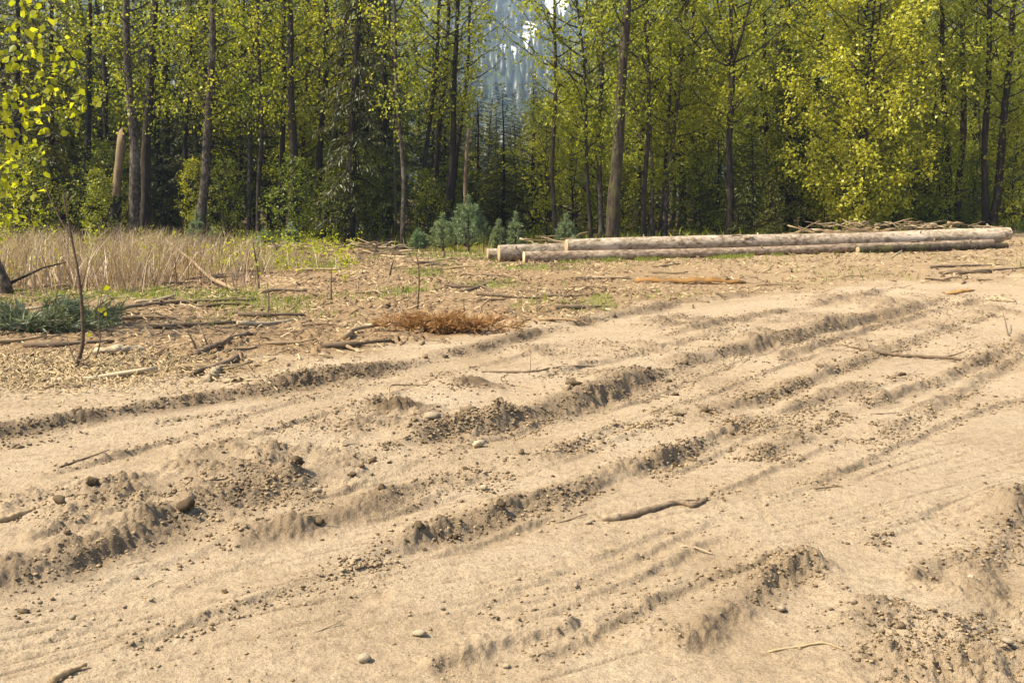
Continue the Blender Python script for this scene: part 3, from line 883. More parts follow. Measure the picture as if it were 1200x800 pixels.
LAND = [(0, 'the left photo edge'), (100, 'the leftmost straight trunk'), (142, 'the pale broken snag'), (192, 'the slim dark trunk'), (245, 'the leaning spotted birch'), (302, 'the two close thin trunks'),
        (342, 'the rough thick trunk'), (410, 'the big dark conifer'), (468, 'the crooked pale birch'), (520, 'the four leaning trunks'), (547, 'the thin grey snag'), (600, 'the mountain gap'), (650, 'the lone slim trunk'),
        (690, 'the thin left leaning trunk'), (726, 'the big mossy cottonwood'), (758, 'the slim cottonwood neighbour'), (800, 'the pale right leaning trunk'), (856, 'the forked tree'), (910, 'the low light fir'),
        (960, 'the left of the yellow poplar'), (1004, 'the yellow poplar'), (1060, 'the right of the yellow poplar'), (1108, 'the dark bare trunk'), (1145, 'the very thin trunk'), (1180, 'the last pair of trunks')]
def landmark(px):
    return min(LAND, key=lambda q: abs(q[0] - px))[1]
# trees deeper in the forest, copies of a few kinds
DEEP_T = [trunk_mesh('trunk', 13, .13, 900 + k, M[b], .15) for k, b in enumerate(('bark_dark', 'bark_grey', 'bark_birch', 'bark_dark'))]
g = np.random.default_rng(77)
kinds = ['deep1', 'asp1', 'con1', 'deep2', 'asp2', 'con3', 'asp3', 'con2', 'deep1', 'con1']
names = {'d': ('alder_tree', 'leafy green tree %s behind ', 'leafy trees deep in the forest'),
         'a': ('aspen_tree', 'yellow green leafy tree %s behind ', 'yellow green trees deep in the forest'),
         'c': ('conifer_tree', 'dark conifer %s behind ', 'conifers deep in the forest')}
cnt = 0
for row, (Y0, step) in enumerate(((37, 2.0), (42, 2.2), (48, 2.5), (56, 3.0), (66, 3.4), (80, 4.2))):
    half = Y0 * .60 + 4
    x = -half
    while x < half:
        px = 600 + x / Y0 * FPX
        Y = Y0 + g.uniform(-1.5, 2.5)
        kd = kinds[int(g.integers(0, len(kinds)))]
        sc = g.uniform(.85, 1.15) 
        sc *= {37: .86, 42: .92, 48: .98}.get(Y0, 1.1)
        sc = min(sc, gap_height(px, Y, 45 / Y0 * 37) / {'c': 17, 'd': 13.5, 'a': 13.5}[kd[0]])   # the gap that shows the mountain: only low trees
        if px > 640 and kd[0] in 'cd' and row < 3 and g.random() < .75: kd = ('asp1', 'asp3')[cnt % 2]
        if 380 < px < 640 and kd[0] == 'a' and row < 1: kd = 'con1'
        nm, lab, grp = names[kd[0]]
        lab = lab % ('close', 'not far', 'in the wood', 'deep in the wood', 'far in the wood', 'farthest in the wood')[row] + landmark(px)
        zt = float(terrain(np.array([x]), np.array([Y]))[0])
        o = place_tree(nm, lab, 'tree', kd, (x + g.uniform(-.6, .6), Y, zt), .13, (g.uniform(-.05, .05), 0), sc, None, grp, rot=g.uniform(0, 6.28), trunk=DEEP_T[int(g.integers(0, 4))])
        trunk_of(o).scale = (sc * g.uniform(.7, 1.4),) * 2 + (sc,)
        cnt += 1
        x += step * g.uniform(.7, 1.3)

# low dark conifers filling the shade between the trunks
g = np.random.default_rng(79)
for row, (Y0, step) in enumerate(((39.5, 2.3), (51, 2.7), (64, 3.2), (92, 4.5))):
    x = -(Y0 * .58 + 3)
    while x < Y0 * .58 + 3:
        Y = Y0 + g.uniform(-1.2, 1.2)
        px = 600 + x / Y0 * FPX
        kd = ('con1', 'con3', 'con2')[int(g.integers(0, 3))]
        sc = g.uniform(.58, .85) if px < 480 else g.uniform(.36, .55)
        if row == 3: sc *= 1.35
        sc = min(sc, gap_height(px, Y, 30) / 17)
        zt = float(terrain(np.array([x]), np.array([Y]))[0])
        o = place_tree('conifer_tree', 'low dark conifer ' + ('close', 'in the wood', 'deep in the wood', 'farthest in the wood')[row] + ' behind ' + landmark(px), 'tree', kd, (x, Y, zt), .13, (g.uniform(-.03, .03), 0), sc, None, 'conifers deep in the forest', rot=g.uniform(0, 6.28), trunk=DEEP_T[0])
        trunk_of(o).scale = (sc, sc, sc * 1.15)
        for c in o.children:
            if not c.name.startswith('trunk'): c.scale = (max(sc, .55), max(sc, .55), sc)
        x += step * g.uniform(.7, 1.3)

# understory
SHR_T = trunk_mesh('stem', 4.2, .03, 990, M['bark_grey'], .06, 6, 1.2, .2, 10)
SHR = [(345, 30, 'sap2', .8, 'leafy green shrub at the foot of the rough thick trunk'), (700, 34, 'sap1', .9, 'bright leafy sapling left behind the big mossy cottonwood'),
       (640, 33, 'sap1', 1.0, 'bright leafy sapling behind the left log ends'), (670, 34, 'sap1', 1.15, 'tall bright sapling between lone slim trunk and leaning thin trunk'),
       (730, 33, 'sap2', .8, 'low green shrub right of the mossy cottonwood foot'), (820, 32, 'sap2', .9, 'green shrub left of the forked tree'),
       (1045, 31, 'sap1', .75, 'yellow green shrub close on the right of the yellow poplar'), (1070, 32, 'sap1', .85, 'leafy shrub at the foot of the trunk right of the poplar'),
       (1185, 31, 'sap1', .8, 'leafy shrub at the right photo edge beyond the logs'), (1140, 33, 'sap2', .8, 'green shrub behind the very thin trunk at the right'),
       (40, 29, 'sap2', .9, 'dark green shrub at the left behind the dry grass'), (120, 31, 'sap2', .7, 'dark green shrub at the foot of the pale broken snag'),
       (430, 31, 'sap2', .9, 'green shrub in front of the big dark conifer'), (395, 30, 'sap2', .7, 'low green shrub left before the big dark conifer'),
       (500, 31, 'sap2', .7, 'low shrub at the foot of the four leaning trunks'), (265, 33, 'sap2', .8, 'low shrub right of the leaning spotted birch'),
       (965, 32, 'sap1', .7, 'yellow green shrub at the left foot of the yellow poplar'), (1100, 32, 'sap1', .8, 'bright shrub behind the brush pile right of the poplar')]
for k, (px, Y, cr, sc, lab) in enumerate(SHR):
    p = AT(px, 262, Y); p.z = float(terrain(np.array([p.x]), np.array([Y * 1.0]))[0])
    o = place_tree('shrub', lab, 'shrub', cr, p, .03, (0, 0), sc, None, 'shrubs at the forest edge', rot=k * 2.1, trunk=SHR_T)
    trunk_of(o).scale = (sc, sc, sc * (.7 if cr == 'sap2' else 1))
gU = np.random.default_rng(55)
for k in range(46):
    Y = gU.uniform(33, 46)
    x = gU.uniform(-.56, .56) * Y
    cr = ('sap1', 'sap2', 'sap2')[k % 3]
    sc = gU.uniform(.55, 1.1)
    p = (x, Y, float(terrain(np.array([x]), np.array([Y]))[0]))
    o = place_tree('shrub', ('taller ' if sc > 1 else 'low ') + 'undergrowth shrub in the shade behind ' + landmark(600 + x / Y * FPX), 'shrub', cr, p, .03, (0, 0), sc, None, 'undergrowth shrubs in the forest', rot=k * 1.3, trunk=SHR_T)
    trunk_of(o).scale = (sc, sc, sc * .8)

# broken snag and thin grey snag
def snag(px0, py0, px1, py1, Y, r, label, m, splinter=True):
    a = AT(px0, 262, Y); a.z = float(terrain(np.array([a.x]), np.array([Y * 1.0]))[0]); b = AT(px1, py1, Y)
    o = thing('snag', label, 'dead tree', a)
    ts = np.linspace(0, 1, 14)
    d = b - a
    p = np.stack([d.x * ts + .02 * np.sin(ts * 8), 0 * ts, d.z * ts - .2 * (ts == 0)], -1)
    V, Q, T = tube(p, r * (1.1 - .25 * ts), 10, 4, .1)
    s = V.reshape(-1, 3)
    top = np.arange(13 * 10, 14 * 10)
    if splinter:
        s[top, 2] += .45 * hash01(top, top * 3, 9) * (s[top, 0] - s[top, 0].min() + .02) / (2 * r)
        obj('trunk', mesh('snag_foot', *((lambda v, q, t: (v, [q, t]))(*tube(np.stack([d.x * ts * .45, 0 * ts, d.z * .45 * ts - .2 * (ts == 0)], -1), r * 1.12 + 0 * ts, 10, 5, .12))), True, None, [M['bark_dark']]), o)
    obj('splintered_wood' if splinter else 'trunk', mesh('snag_wood', V, [Q, T], True, {'rnd': ('FACE', rng.random(len(Q) + len(T)))}, [m]), o)
snag(131, 258, 142, 160, 31, .14, 'pale broken snag with splintered top among the left trunks', M['snag'])
snag(543, 262, 548, 150, 30, .055, 'thin bare grey snag behind the blue pines', M['stick'], False)
snag(463, 290, 462, 60, 34, .05, 'thin bare dead trunk behind the crooked birch', M['stick'], False)

# blue pine seedlings
def pine(px, Y, Ht, label, seed, w=1.0):
    g = np.random.default_rng(seed)
    foot = AT(px, 262, Y); foot.z = float(terrain(np.array([foot.x]), np.array([Y * 1.0]))[0])
    o = thing('pine_seedling', label, 'pine', foot, 'blue pine seedlings at the forest edge')
    st = trunk_mesh('stem', Ht, .03, seed, M['bark_grey'], .02, 6, 1.1, .15, 8)
    obj('stem', st, o)
    br = Acc()
    P, A, S = [], [], []
    tips = [(np.array([0, 0, Ht * .75]), np.array([0, 0, 1.0]), Ht * .28)]
    nw = max(3, int(Ht / .28))
    for k in range(nw):
        z = Ht * (.12 + .72 * k / nw)
        L = w * .62 * (1 - .7 * k / nw) * Ht / 1.6
        for j in range(6):
            az = j * 1.05 + k + g.uniform(-.2, .2)
            d = np.array([math.cos(az), math.sin(az), 0])
            e = np.array([0, 0, z]) + d * L * g.uniform(.7, 1.1) + np.array([0, 0, L * .35])
            br.add(*tube([np.array([0, 0, z]), (np.array([0, 0, z]) + e) / 2 - np.array([0, 0, .02]), e], [.012, .009, .005], 4, cap=False))
            tips.append(((np.array([0, 0, z]) * .55 + e * .45), unit(e - np.array([0, 0, z])) * .6 + np.array([0, 0, .5]), L * .75))
    for c, d, L in tips:
        m = int(90 + 160 * L)
        t = g.random(m)
        d = unit(d)
        P.append(c + np.outer(t * L, d) + g.normal(0, .012, (m, 3)))
        A.append(d * .55 + unit(g.normal(0, 1, (m, 3))) * .9)
        S.append(g.uniform(.08, .15, m) * (1.15 - .3 * t))
    P, A, S = np.vstack(P), np.vstack(A), np.concatenate(S)
    V, Q = leaves(P, A, g.normal(0, 1, P.shape), S, .13, .02)
    obj('branches', br.mesh('pine_branches', True, [M['bark_grey']]), o)
    obj('needles', leaf_mesh('pine_needles', V, Q, [M['needle_blue']]), o)['kind'] = 'stuff'
pine(230, 27.5, 1.05, 'single blue pine seedling behind the dry grass at the left', 301, .8)
pine(519, 27, 1.0, 'left and broad one of the blue pines left of the logs', 302, 1.15)
pine(549, 26.5, 1.5, 'tallest of the blue pines left of the logs', 303, 1.1)
pine(584, 27.5, .85, 'low blue pine just behind the smallest log end', 304, .8)
pine(604, 27.5, 1.05, 'slim blue pine behind the left log ends', 305, .8)
pine(663, 28, 1.0, 'blue pine half hidden behind the top log', 306, 1.0)
pine(250, 28, .55, 'low blue pine right of the single seedling at the left', 307, 1.0)
pine(310, 27.5, .6, 'low blue pine at the foot of the two thin trunks', 308, 1.1)
pine(340, 27.2, .75, 'low blue pine below the leafy shrub', 309, 1.0)
pine(490, 27.5, .6, 'lowest blue pine at the left of the pine group', 310, 1.1)

# ------------------------------------------------------------------ overhanging leafy tree at the left
def overhang():
    g = np.random.default_rng(401)
    base = Vector((-7.6, 11.2, 0)); base.z = H1(base.x, base.y)
    o = thing('leafy_tree', 'young tree with large lime green leaves reaching in at the left edge', 'tree', base)
    tm = trunk_mesh('trunk', 6.0, .07, 402, M['bark_grey'], .1, 10)
    obj('trunk', tm, o)
    tg = [(85, 62), (60, 95), (97, 112), (52, 138), (78, 128), (33, 168), (36, 203), (34, 28), (20, 60), (12, 120), (42, 236), (12, 190), (58, 40), (8, 8), (45, 5), (28, 100), (5, 150), (68, 75), (15, 215), (25, 250)]
    lv = mesh('leaf', *(lambda: (np.array([[0, 0, 0], [.03, .016, .006], [.044, .046, .006], [.026, .08, 0], [0, .108, -.014], [-.026, .08, 0], [-.044, .046, .006], [-.03, .016, .006], [0, .05, -.006]]) ,
        [np.array([[0, 1, 8], [1, 2, 8], [2, 3, 8], [3, 4, 8], [4, 5, 8], [5, 6, 8], [6, 7, 8], [7, 0, 8]])]))(), False, None, [M['leaf_near']])
    n = 0
    tips = []
    for px, py in tg:
        Y = g.uniform(10.4, 12.4)
        E = np.array(AT(px, py, Y) - base)
        z0 = max(.5, E[2] * .75 - .3)
        S0 = np.array([0, 0, z0])
        ts = np.linspace(0, 1, 9)
        path = S0 + np.outer(ts, E - S0) + np.outer(np.sin(ts * np.pi) * .2, [0, 0, 1]) + g.normal(0, .015, (9, 3)) * ts[:, None]
        V, Q, T = tube(path, .022 * (1 - .85 * ts), 6, 1)
        bo = obj('branch', mesh('branch', V, [Q, T], True, None, [M['bark_grey']]), o)
        tips.append((path, ts))
        m = int(g.integers(11, 16))
        for q in range(m):
            t = 1.03 - .55 * g.random() ** 1.6
            p = np.array([np.interp(t, ts, path[:, i]) for i in range(3)]) + g.normal(0, .085, 3)
            l = obj('leaf', lv, bo)
            l.location = p
            d = Vector((g.normal(0, .6), g.normal(0, .6), -.8 + g.normal(0, .35)))
            l.rotation_euler = (Matrix.Rotation(g.uniform(0, 6.28), 3, d.normalized()) @ d.to_track_quat('Y', 'Z').to_matrix()).to_euler()
            sc = g.uniform(.6, 1.1)
            l.scale = (sc,) * 3
            n += 1
    # remaining leaves of the crown, outside the picture
    c = unit(g.normal(0, 1, (700, 3))) * g.uniform(.5, 1, (700, 1)) * np.array([1.0, 1.2, 2.0]) + np.array([-.5, .3, 3.6])
    ex = [c]
    for path, ts in tips:
        tt = 1.03 - .6 * g.random(22) ** 1.5
        ex.append(np.stack([np.interp(tt, ts, path[:, i]) for i in range(3)], -1) + g.normal(0, .11, (22, 3)))
    c = np.vstack(ex)
    V, Q = leaves(c, g.normal(0, .7, c.shape) + np.array([0, 0, -.7]), g.normal(0, 1, c.shape), g.uniform(.06, .12, len(c)), .7)
    obj('crown', leaf_mesh('near_crown', V, Q, [M['leaf_near']]), o)['kind'] = 'stuff'
overhang()

# ------------------------------------------------------------------ logs
def log(label, p0, p1, r0, r1, seed, bark='bark_log', peel=True, bow=.04, group='felled logs in the pile'):
    g = np.random.default_rng(seed)
    p0, p1 = Vector(p0), Vector(p1)
    d = p1 - p0
    L = d.length
    o = thing('log', label, 'log', p0, group)
    o.rotation_euler = d.to_track_quat('X', 'Z').to_euler()
    n, sd = 90, 28
    ts = np.linspace(0, 1, n)
    ang = np.linspace(0, 2 * np.pi, sd, endpoint=False)
    cy_ = bow * np.sin(ts * 3.1 + seed) + .012 * np.sin(ts * 13 + seed)
    cz_ = .5 * bow * np.sin(ts * 4.3 + seed * 2)
    cz_ -= cz_[0]; cy_ -= cy_[0]
    r = r0 + (r1 - r0) * ts
    TT, AA = np.meshgrid(ts * L, ang, indexing='ij')
    rr = r[:, None] * (1 + .035 * fbm(TT * 1.5, AA * 1.2 + seed, seed, 3) + .02 * perlin(TT * 6, np.cos(AA) * 3 + seed, seed + 5))
    for q in range(int(L * 1.6)):           # branch knots
        tq, aq = g.uniform(.2, L - .2), g.uniform(0, 6.28)
        dd = ((TT - tq) / .07) ** 2 + ((np.angle(np.exp(1j * (AA - aq)))) / .28) ** 2
        rr = rr + r0 * g.uniform(.1, .28) * np.exp(-dd)
    V = np.stack([TT, cy_[:, None] + rr * np.cos(AA), cz_[:, None] + rr * np.sin(AA)], -1).reshape(-1, 3)
    i = np.arange(n - 1)[:, None] * sd; j = np.arange(sd)[None]; j2 = (j + 1) % sd
    Q = np.stack([i + j, i + sd + j, i + sd + j2, i + j2], -1).reshape(-1, 4)
    bk = obj('bark', mesh('bark', V, [Q], True, None, [M[bark]]), o)
    for e, sgn in ((0, -1), (n - 1, 1)):    # cut faces: a shallow saw-cut disc with rings of relief
        ring = V[e * sd:(e + 1) * sd]
        c = ring.mean(0)
        VV = [ring + np.array([sgn * .002, 0, 0])]
        for f in (.97, .66, .33):
            VV.append(c + (ring - c) * f + np.array([sgn * (.012 if f > .9 else .012 + .006 * math.sin(f * 20)), 0, 0]))
        VV.append((c + np.array([sgn * .012, 0, 0]))[None])
        VV = np.vstack(VV)
        QQ = []
        for k in range(3):
            a = k * sd + np.arange(sd); b = k * sd + (np.arange(sd) + 1) % sd
            QQ.append(np.stack([a, b, b + sd, a + sd] if sgn > 0 else [a, a + sd, b + sd, b], -1))
        a = 3 * sd + np.arange(sd); b = 3 * sd + (np.arange(sd) + 1) % sd
        TTt = np.stack([a, b, np.full(sd, 4 * sd)] if sgn > 0 else [b, a, np.full(sd, 4 * sd)], -1)
        QQ = np.vstack(QQ)
        obj('cut_face', mesh('cut_face', VV, [QQ, TTt], False, {'rnd': ('FACE', .5 + .5 * rng.random(len(QQ) + len(TTt)))}, [M['cut']]), o)
    if peel:                                # curled flakes of loose bark and broken branch stubs
        for q in range(int(L * .9)):
            tq, aq = g.uniform(.3, L - .3), g.uniform(-.2, 2.6)
            kx = int(tq / L * (n - 1))
            c = np.array([ts[kx] * L, cy_[kx] + r[kx] * 1.03 * math.cos(aq), cz_[kx] + r[kx] * 1.03 * math.sin(aq)])
            nrm = np.array([0, math.cos(aq), math.sin(aq)])
            if g.random() < .5:
                pth = [c - nrm * .02, c + nrm * .03, c + nrm * g.uniform(.05, .1) + np.array([g.uniform(-.03, .03), 0, 0])]
                Vv, Qq, Tq = tube(pth, [.022, .018, .013], 7, q, .1)
                obj('branch_stub', mesh('branch_stub', Vv, [Qq, Tq], True, None, [M[bark]]), bk)
            else:
                ll, ww = g.uniform(.08, .28), g.uniform(.025, .06)
                tx = np.array([1, 0, 0]); ty = np.cross(nrm, tx)
                pts = []
                for u in np.linspace(-1, 1, 5):
                    for v in (-1, 1):
                        pts.append(c + tx * u * ll / 2 + ty * v * ww / 2 + nrm * (.008 + .03 * max(0, u) ** 2 + .006 * v * v))
                pts = np.array(pts)
                pts2 = np.vstack([pts, pts - nrm * .006])
                q4 = [[2 * k, 2 * k + 2, 2 * k + 3, 2 * k + 1] for k in range(4)] + [[10 + 2 * k, 11 + 2 * k, 13 + 2 * k, 12 + 2 * k] for k in range(4)]
                q4 += [[0, 1, 11, 10], [8, 18, 19, 9]] + [[2 * k, 10 + 2 * k, 12 + 2 * k, 2 * k + 2] for k in range(4)] + [[2 * k + 1, 2 * k + 3, 13 + 2 * k, 11 + 2 * k] for k in range(4)]
                obj('bark_flake', mesh('bark_flake', pts2, [np.array(q4)], False, {'rnd': ('FACE', rng.random(len(q4)))}, [M['pale' if g.random() < .5 else 'chip']]), bk)
    return o
AL = R(8.6)
ca, sa = math.cos(AL), math.sin(AL)
def lp(px, Y, off, z):
    """log end: seen at px, on the ground line Y (at the left) receding to the right"""
    k = (px - 600) / FPX / CT
    x = k * (Y) / (1 - k * math.tan(AL))
    y = Y + x * math.tan(AL)
    return Vector((x, y, float(terrain(np.array([x]), np.array([y]))[0]) + z))
log('lowest front log lying in the grass with a fresh cut left end', lp(614, 22.55, 0, .125), lp(1158, 22.75, 0, .10), .135, .085, 11, 'bark_log2', bow=.05)
log('thick left log with a pale cut end, behind the front log', lp(585, 23.12, 0, .195), lp(900, 23.2, 0, .17), .20, .165, 12, 'bark_log')
log('longest and topmost log resting on the two lower logs', lp(663, 22.84, 0, .335), lp(1163, 23.05, 0, .30), .175, .165, 13, 'bark_log', bow=.05)
log('smallest log end sticking out at the far left of the pile', lp(572, 23.65, 0, .13), lp(700, 23.7, 0, .13), .14, .13, 14, 'bark_log')
log('back log whose end just shows past the topmost log at right', lp(905, 23.45, 0, .22), lp(1171, 23.5, 0, .28), .16, .16, 15, 'bark_log')
log('thin dark log lying low under the right half of the topmost log', lp(1000, 22.48, 0, .075), lp(1172, 22.6, 0, .075), .085, .08, 16, 'bark_moss', bow=.03)

# split orange slab and split wood
def slab(name, label, p0, p1, w, th, m, seed, group=None, cat='plank'):
    g = np.random.default_rng(seed)
    p0, p1 = Vector(p0), Vector(p1)
    d = p1 - p0
    L = d.length
    n = 14
    ts = np.linspace(0, 1, n)
    prof = np.sin(np.pi * np.clip(ts * .9 + .07, 0, 1)) ** .35
    V = []
    for k, t in enumerate(ts):
        ww = w * prof[k] * (1 + .12 * g.normal()); hh = th * prof[k] * (1 + .15 * g.normal())
        zz = .01 * g.normal()
        for (a, b) in ((-.5, 0), (-.42, .75), (-.1, 1), (.25, .85), (.5, .3), (.45, 0)):
            V.append((t * L + .03 * g.normal() * (0 < k < n - 1), a * ww, zz * .3 + b * hh))
    V = np.array(V)
    i = np.arange(n - 1)[:, None] * 6; j = np.arange(6)[None]; j2 = (j + 1) % 6
    Q = np.stack([i + j, i + j2, i + 6 + j2, i + 6 + j], -1).reshape(-1, 4)
    c = [np.array([[0, 5, 4, 3, 2, 1]]), np.array([[(n - 1) * 6 + q for q in range(6)]])]
    me = mesh(name, V, [Q] + c, False, {'rnd': ('FACE', rng.random(len(Q) + 2))}, [m])
    o = obj(name, me, loc=p0)
    o.rotation_euler = d.to_track_quat('X', 'Z').to_euler()
    return tag(o, label, cat, group)
def gp(px, py, dz=0.0):
    x, y = G(px, py)
    z = H1(x, y)
    # step along the view so that a raised ground still shows at this pixel
    return Vector((x, y, z + dz))
slab('wood_slab', 'long orange split slab lying in the dirt before the logs', gp(744, 331, .0), gp(874, 332, .0), .26, .10, M['plank'], 21)
slab('wood_slab', 'pale split piece of wood leaning by the bare sapling', gp(110, 419, .02), gp(172, 413, .0), .16, .07, M['pale'], 22)
slab('wood_slab', 'pale bark slab lying right below the wood shavings', gp(262, 447, 0), gp(300, 446, 0), .07, .04, M['pale'], 23)
slab('wood_slab', 'small pale block of wood beside the upper rut', gp(241, 446, .0), gp(254, 436, .02), .12, .06, M['pale'], 24)
slab('wood_slab', 'pale chunk of split wood near the middle of the litter', gp(428, 383, .0), gp(455, 388, 0), .1, .05, M['pale'], 25)
slab('wood_slab', 'pale weathered board at the right edge of the clearing', gp(1155, 355, 0), gp(1190, 358, 0), .12, .06, M['pale'], 26)
slab('wood_slab', 'flat reddish chip of bark right of the middle', gp(1110, 349, 0), gp(1140, 344, 0), .14, .04, M['plank'], 27)
slab('wood_slab', 'brown bark slab lying against the front of the lowest log', gp(838, 301, 0), gp(918, 300, 0), .14, .06, M['stick'], 28)
slab('wood_slab', 'broken grey slab leaning on the lowest log', gp(988, 295, .0), gp(966, 290, .2), .14, .07, M['stick'], 29)

# ------------------------------------------------------------------ named sticks and branches
def stick(name, label, pts, r, m, seed=0, lift=.6, group=None, cat='stick', ends=(1.0, .5), twig=(), peeled=None):
    g = np.random.default_rng(seed)
    W = [gp(*p[:2]) + Vector((0, 0, (p[2] if len(p) > 2 else 0) + r * lift)) for p in pts]
    base = W[0].copy()
    o = thing(name, label, cat, base, group) if (twig or peeled) else None
    P = catmull([np.array(w - base) for w in W], 6)
    n = len(P)
    P = P + g.normal(0, r * .14, P.shape)
    rad = r * np.interp(np.linspace(0, 1, n), [0, 1], ends) * (1 + .08 * g.normal(0, 1, n))
    V, Q, T = tube(P, rad, 9, seed, .10)
    me = mesh('wood', V, [Q, T], True, {'rnd': ('FACE', .35 + .5 * rng.random(len(Q) + len(T)))}, [m])
    if o is None:
        o = obj(name, me, loc=base)
        return tag(o, label, cat, group)
    obj('shaft', me, o)
    for (t, dx, dy, dz, rr) in twig:
        k = int(t * (n - 1))
        p = P[k]
        e = p + np.array([dx, dy, dz])
        V, Q, T = tube([p, (p + e) / 2 + g.normal(0, .012, 3), e], [rr, rr * .75, rr * .4], 6, seed + 1)
        obj('twig', mesh('twig', V, [Q, T], True, {'rnd': ('FACE', .5 + 0 * rng.random(len(Q) + len(T)))}, [m]), o)
    if peeled:
        k0, k1 = int(peeled[0] * (n - 1)), int(peeled[1] * (n - 1)) + 1
        V, Q, T = tube(P[k0:k1], rad[k0:k1] * 1.06, 9, seed, .06)
        obj('peeled_end', mesh('peeled_end', V, [Q, T], True, {'rnd': ('FACE', .2 + .4 * rng.random(len(Q) + len(T)))}, [M['pale']]), o)
    return o
stick('branch', 'crooked branch with a pale peeled end half sunk in the dirt', [(706, 605), (735, 603), (765, 596), (795, 588), (812, 592), (828, 583)], .020, M['stick'], 41, .5, ends=(1.15, .6), peeled=(0, .16), twig=((.75, .06, .05, .02, .008),))
stick('branch', 'dark forked branch lying across the ruts at the right', [(1008, 412), (1030, 414), (1060, 417), (1090, 419), (1132, 424)], .026, M['stick'], 42, .8, ends=(.8, .6), twig=((.1, -.25, .1, .05, .012), (.85, .2, -.06, .07, .01), (.35, .2, -.1, .05, .008)))
stick('branch', 'thick stub of branch at the left edge below the clods', [(-10, 612), (15, 606), (40, 597)], .020, M['snag'], 43, .6, ends=(1.1, .7))
stick('branch', 'small broken stick at the lower left corner', [(60, 803), (80, 793), (101, 785)], .013, M['snag'], 44, .9)
stick('branch', 'bent twig hooked over the dark heap of soil', [(454, 487), (456, 472), (458, 464, .07), (476, 459, .05), (500, 457, .02)], .010, M['snag'], 45, .6, ends=(1, .5))
stick('branch', 'thin stick lying along the upper track right of the dark heap', [(565, 436), (620, 438), (660, 433), (705, 427)], .011, M['stick'], 46, .6)
stick('branch', 'short upright twig standing in the upper track', [(621, 437), (621, 432, .1)], .010, M['pale'], 47, .5)
stick('branch', 'long grey branch lying across the grass at the left', [(-20, 346), (60, 335), (110, 328, .1), (190, 331), (250, 333)], .03, M['stick'], 48, .9, ends=(.8, .5), twig=((.6, .3, .2, .15, .01),))
stick('branch', 'long thin pale pole lying left of the middle litter', [(130, 366), (180, 361), (240, 357), (300, 354)], .032, M['stick'], 49, .9, ends=(.9, .6))
stick('branch', 'broken branch rising from the litter behind the pole', [(196, 305, .4), (225, 322, .25), (245, 333, .1), (275, 342)], .035, M['snag'], 50, .9, ends=(.6, 1.0), twig=((.5, .3, .1, .3, .012),))
stick('branch', 'dark rotten branch in the litter left of the middle', [(230, 420), (260, 412), (285, 402, .05), (310, 396)], .035, M['stick'], 51, .8, twig=((.2, -.12, .1, .22, .01), (.35, .15, .1, .15, .008)))
stick('branch', 'long dark branch lying in the litter behind the sapling', [(180, 386), (215, 383), (262, 380), (300, 378)], .03, M['stick'], 52, .8)
stick('branch', 'dark stick on the dirt at the far right', [(1090, 322), (1130, 321), (1175, 319)], .03, M['stick'], 53, .8)
stick('branch', 'second dark stick on the dirt at the far right', [(1110, 326), (1160, 326), (1210, 323)], .03, M['stick'], 54, .8)
stick('branch', 'curved straw coloured stem in the lower right dirt', [(900, 762), (935, 758), (965, 757), (990, 763)], .005, M['straw'], 55, .8, ends=(1, .6))
stick('branch', 'thin twig standing by the right edge in the rut', [(1182, 394), (1178, 388, .1), (1174, 380, .16)], .008, M['stick'], 56, .5)
stick('branch', 'thin pale stick lying before the upper rut', [(285, 446), (310, 452), (326, 457)], .014, M['pale'], 57, .8)
stick('branch', 'brown stick lying in the shavings at the left edge', [(-20, 441), (20, 434), (55, 427)], .025, M['stick'], 58, .8)
stick('branch', 'pale forked twig sticking up by the front log', [(1045, 310), (1060, 303, .05), (1085, 301, .1)], .02, M['pale'], 59, .6, twig=((.5, .3, .1, .08, .01),))
stick('branch', 'pair of bark sticks lying dark in the middle litter', [(630, 349), (660, 350), (690, 351)], .03, M['stick'], 60, .8)
stick('branch', 'long dark stick lying left of the middle litter', [(560, 348), (590, 351), (632, 353)], .03, M['stick'], 61, .8)
stick('branch', 'twig with fork lying on the clods at the left', [(70, 548), (90, 540), (128, 528)], .007, M['stick'], 62, .7)
stick('branch', 'short pale chip stick beside the crooked branch', [(797, 640), (815, 640), (836, 645)], .006, M['pale'], 63, .8)

def stump_post():
    x, y = G(10, 345)
    b = Vector((x, y, H1(x, y)))
    o = thing('stump', 'dark leaning stub of a broken trunk at the left edge', 'stump', b)
    V, Q, T = tube([(0, 0, -.1), (-.05, 0, .2), (-.17, 0, .55), (-.22, .02, .8)], [.10, .085, .07, .06], 12, 3, .12)
    obj('trunk', mesh('stump_trunk', V, [Q, T], True, None, [M['bark_birch']]), o)
    V, Q, T = tube([(-.04, 0, .15), (.15, .1, .25), (.5, .15, .42), (.85, .2, .5)], [.03, .022, .016, .008], 8, 3, .1)
    obj('limb', mesh('stump_limb', V, [Q, T], True, None, [M['bark_grey']]), o)
stump_post()

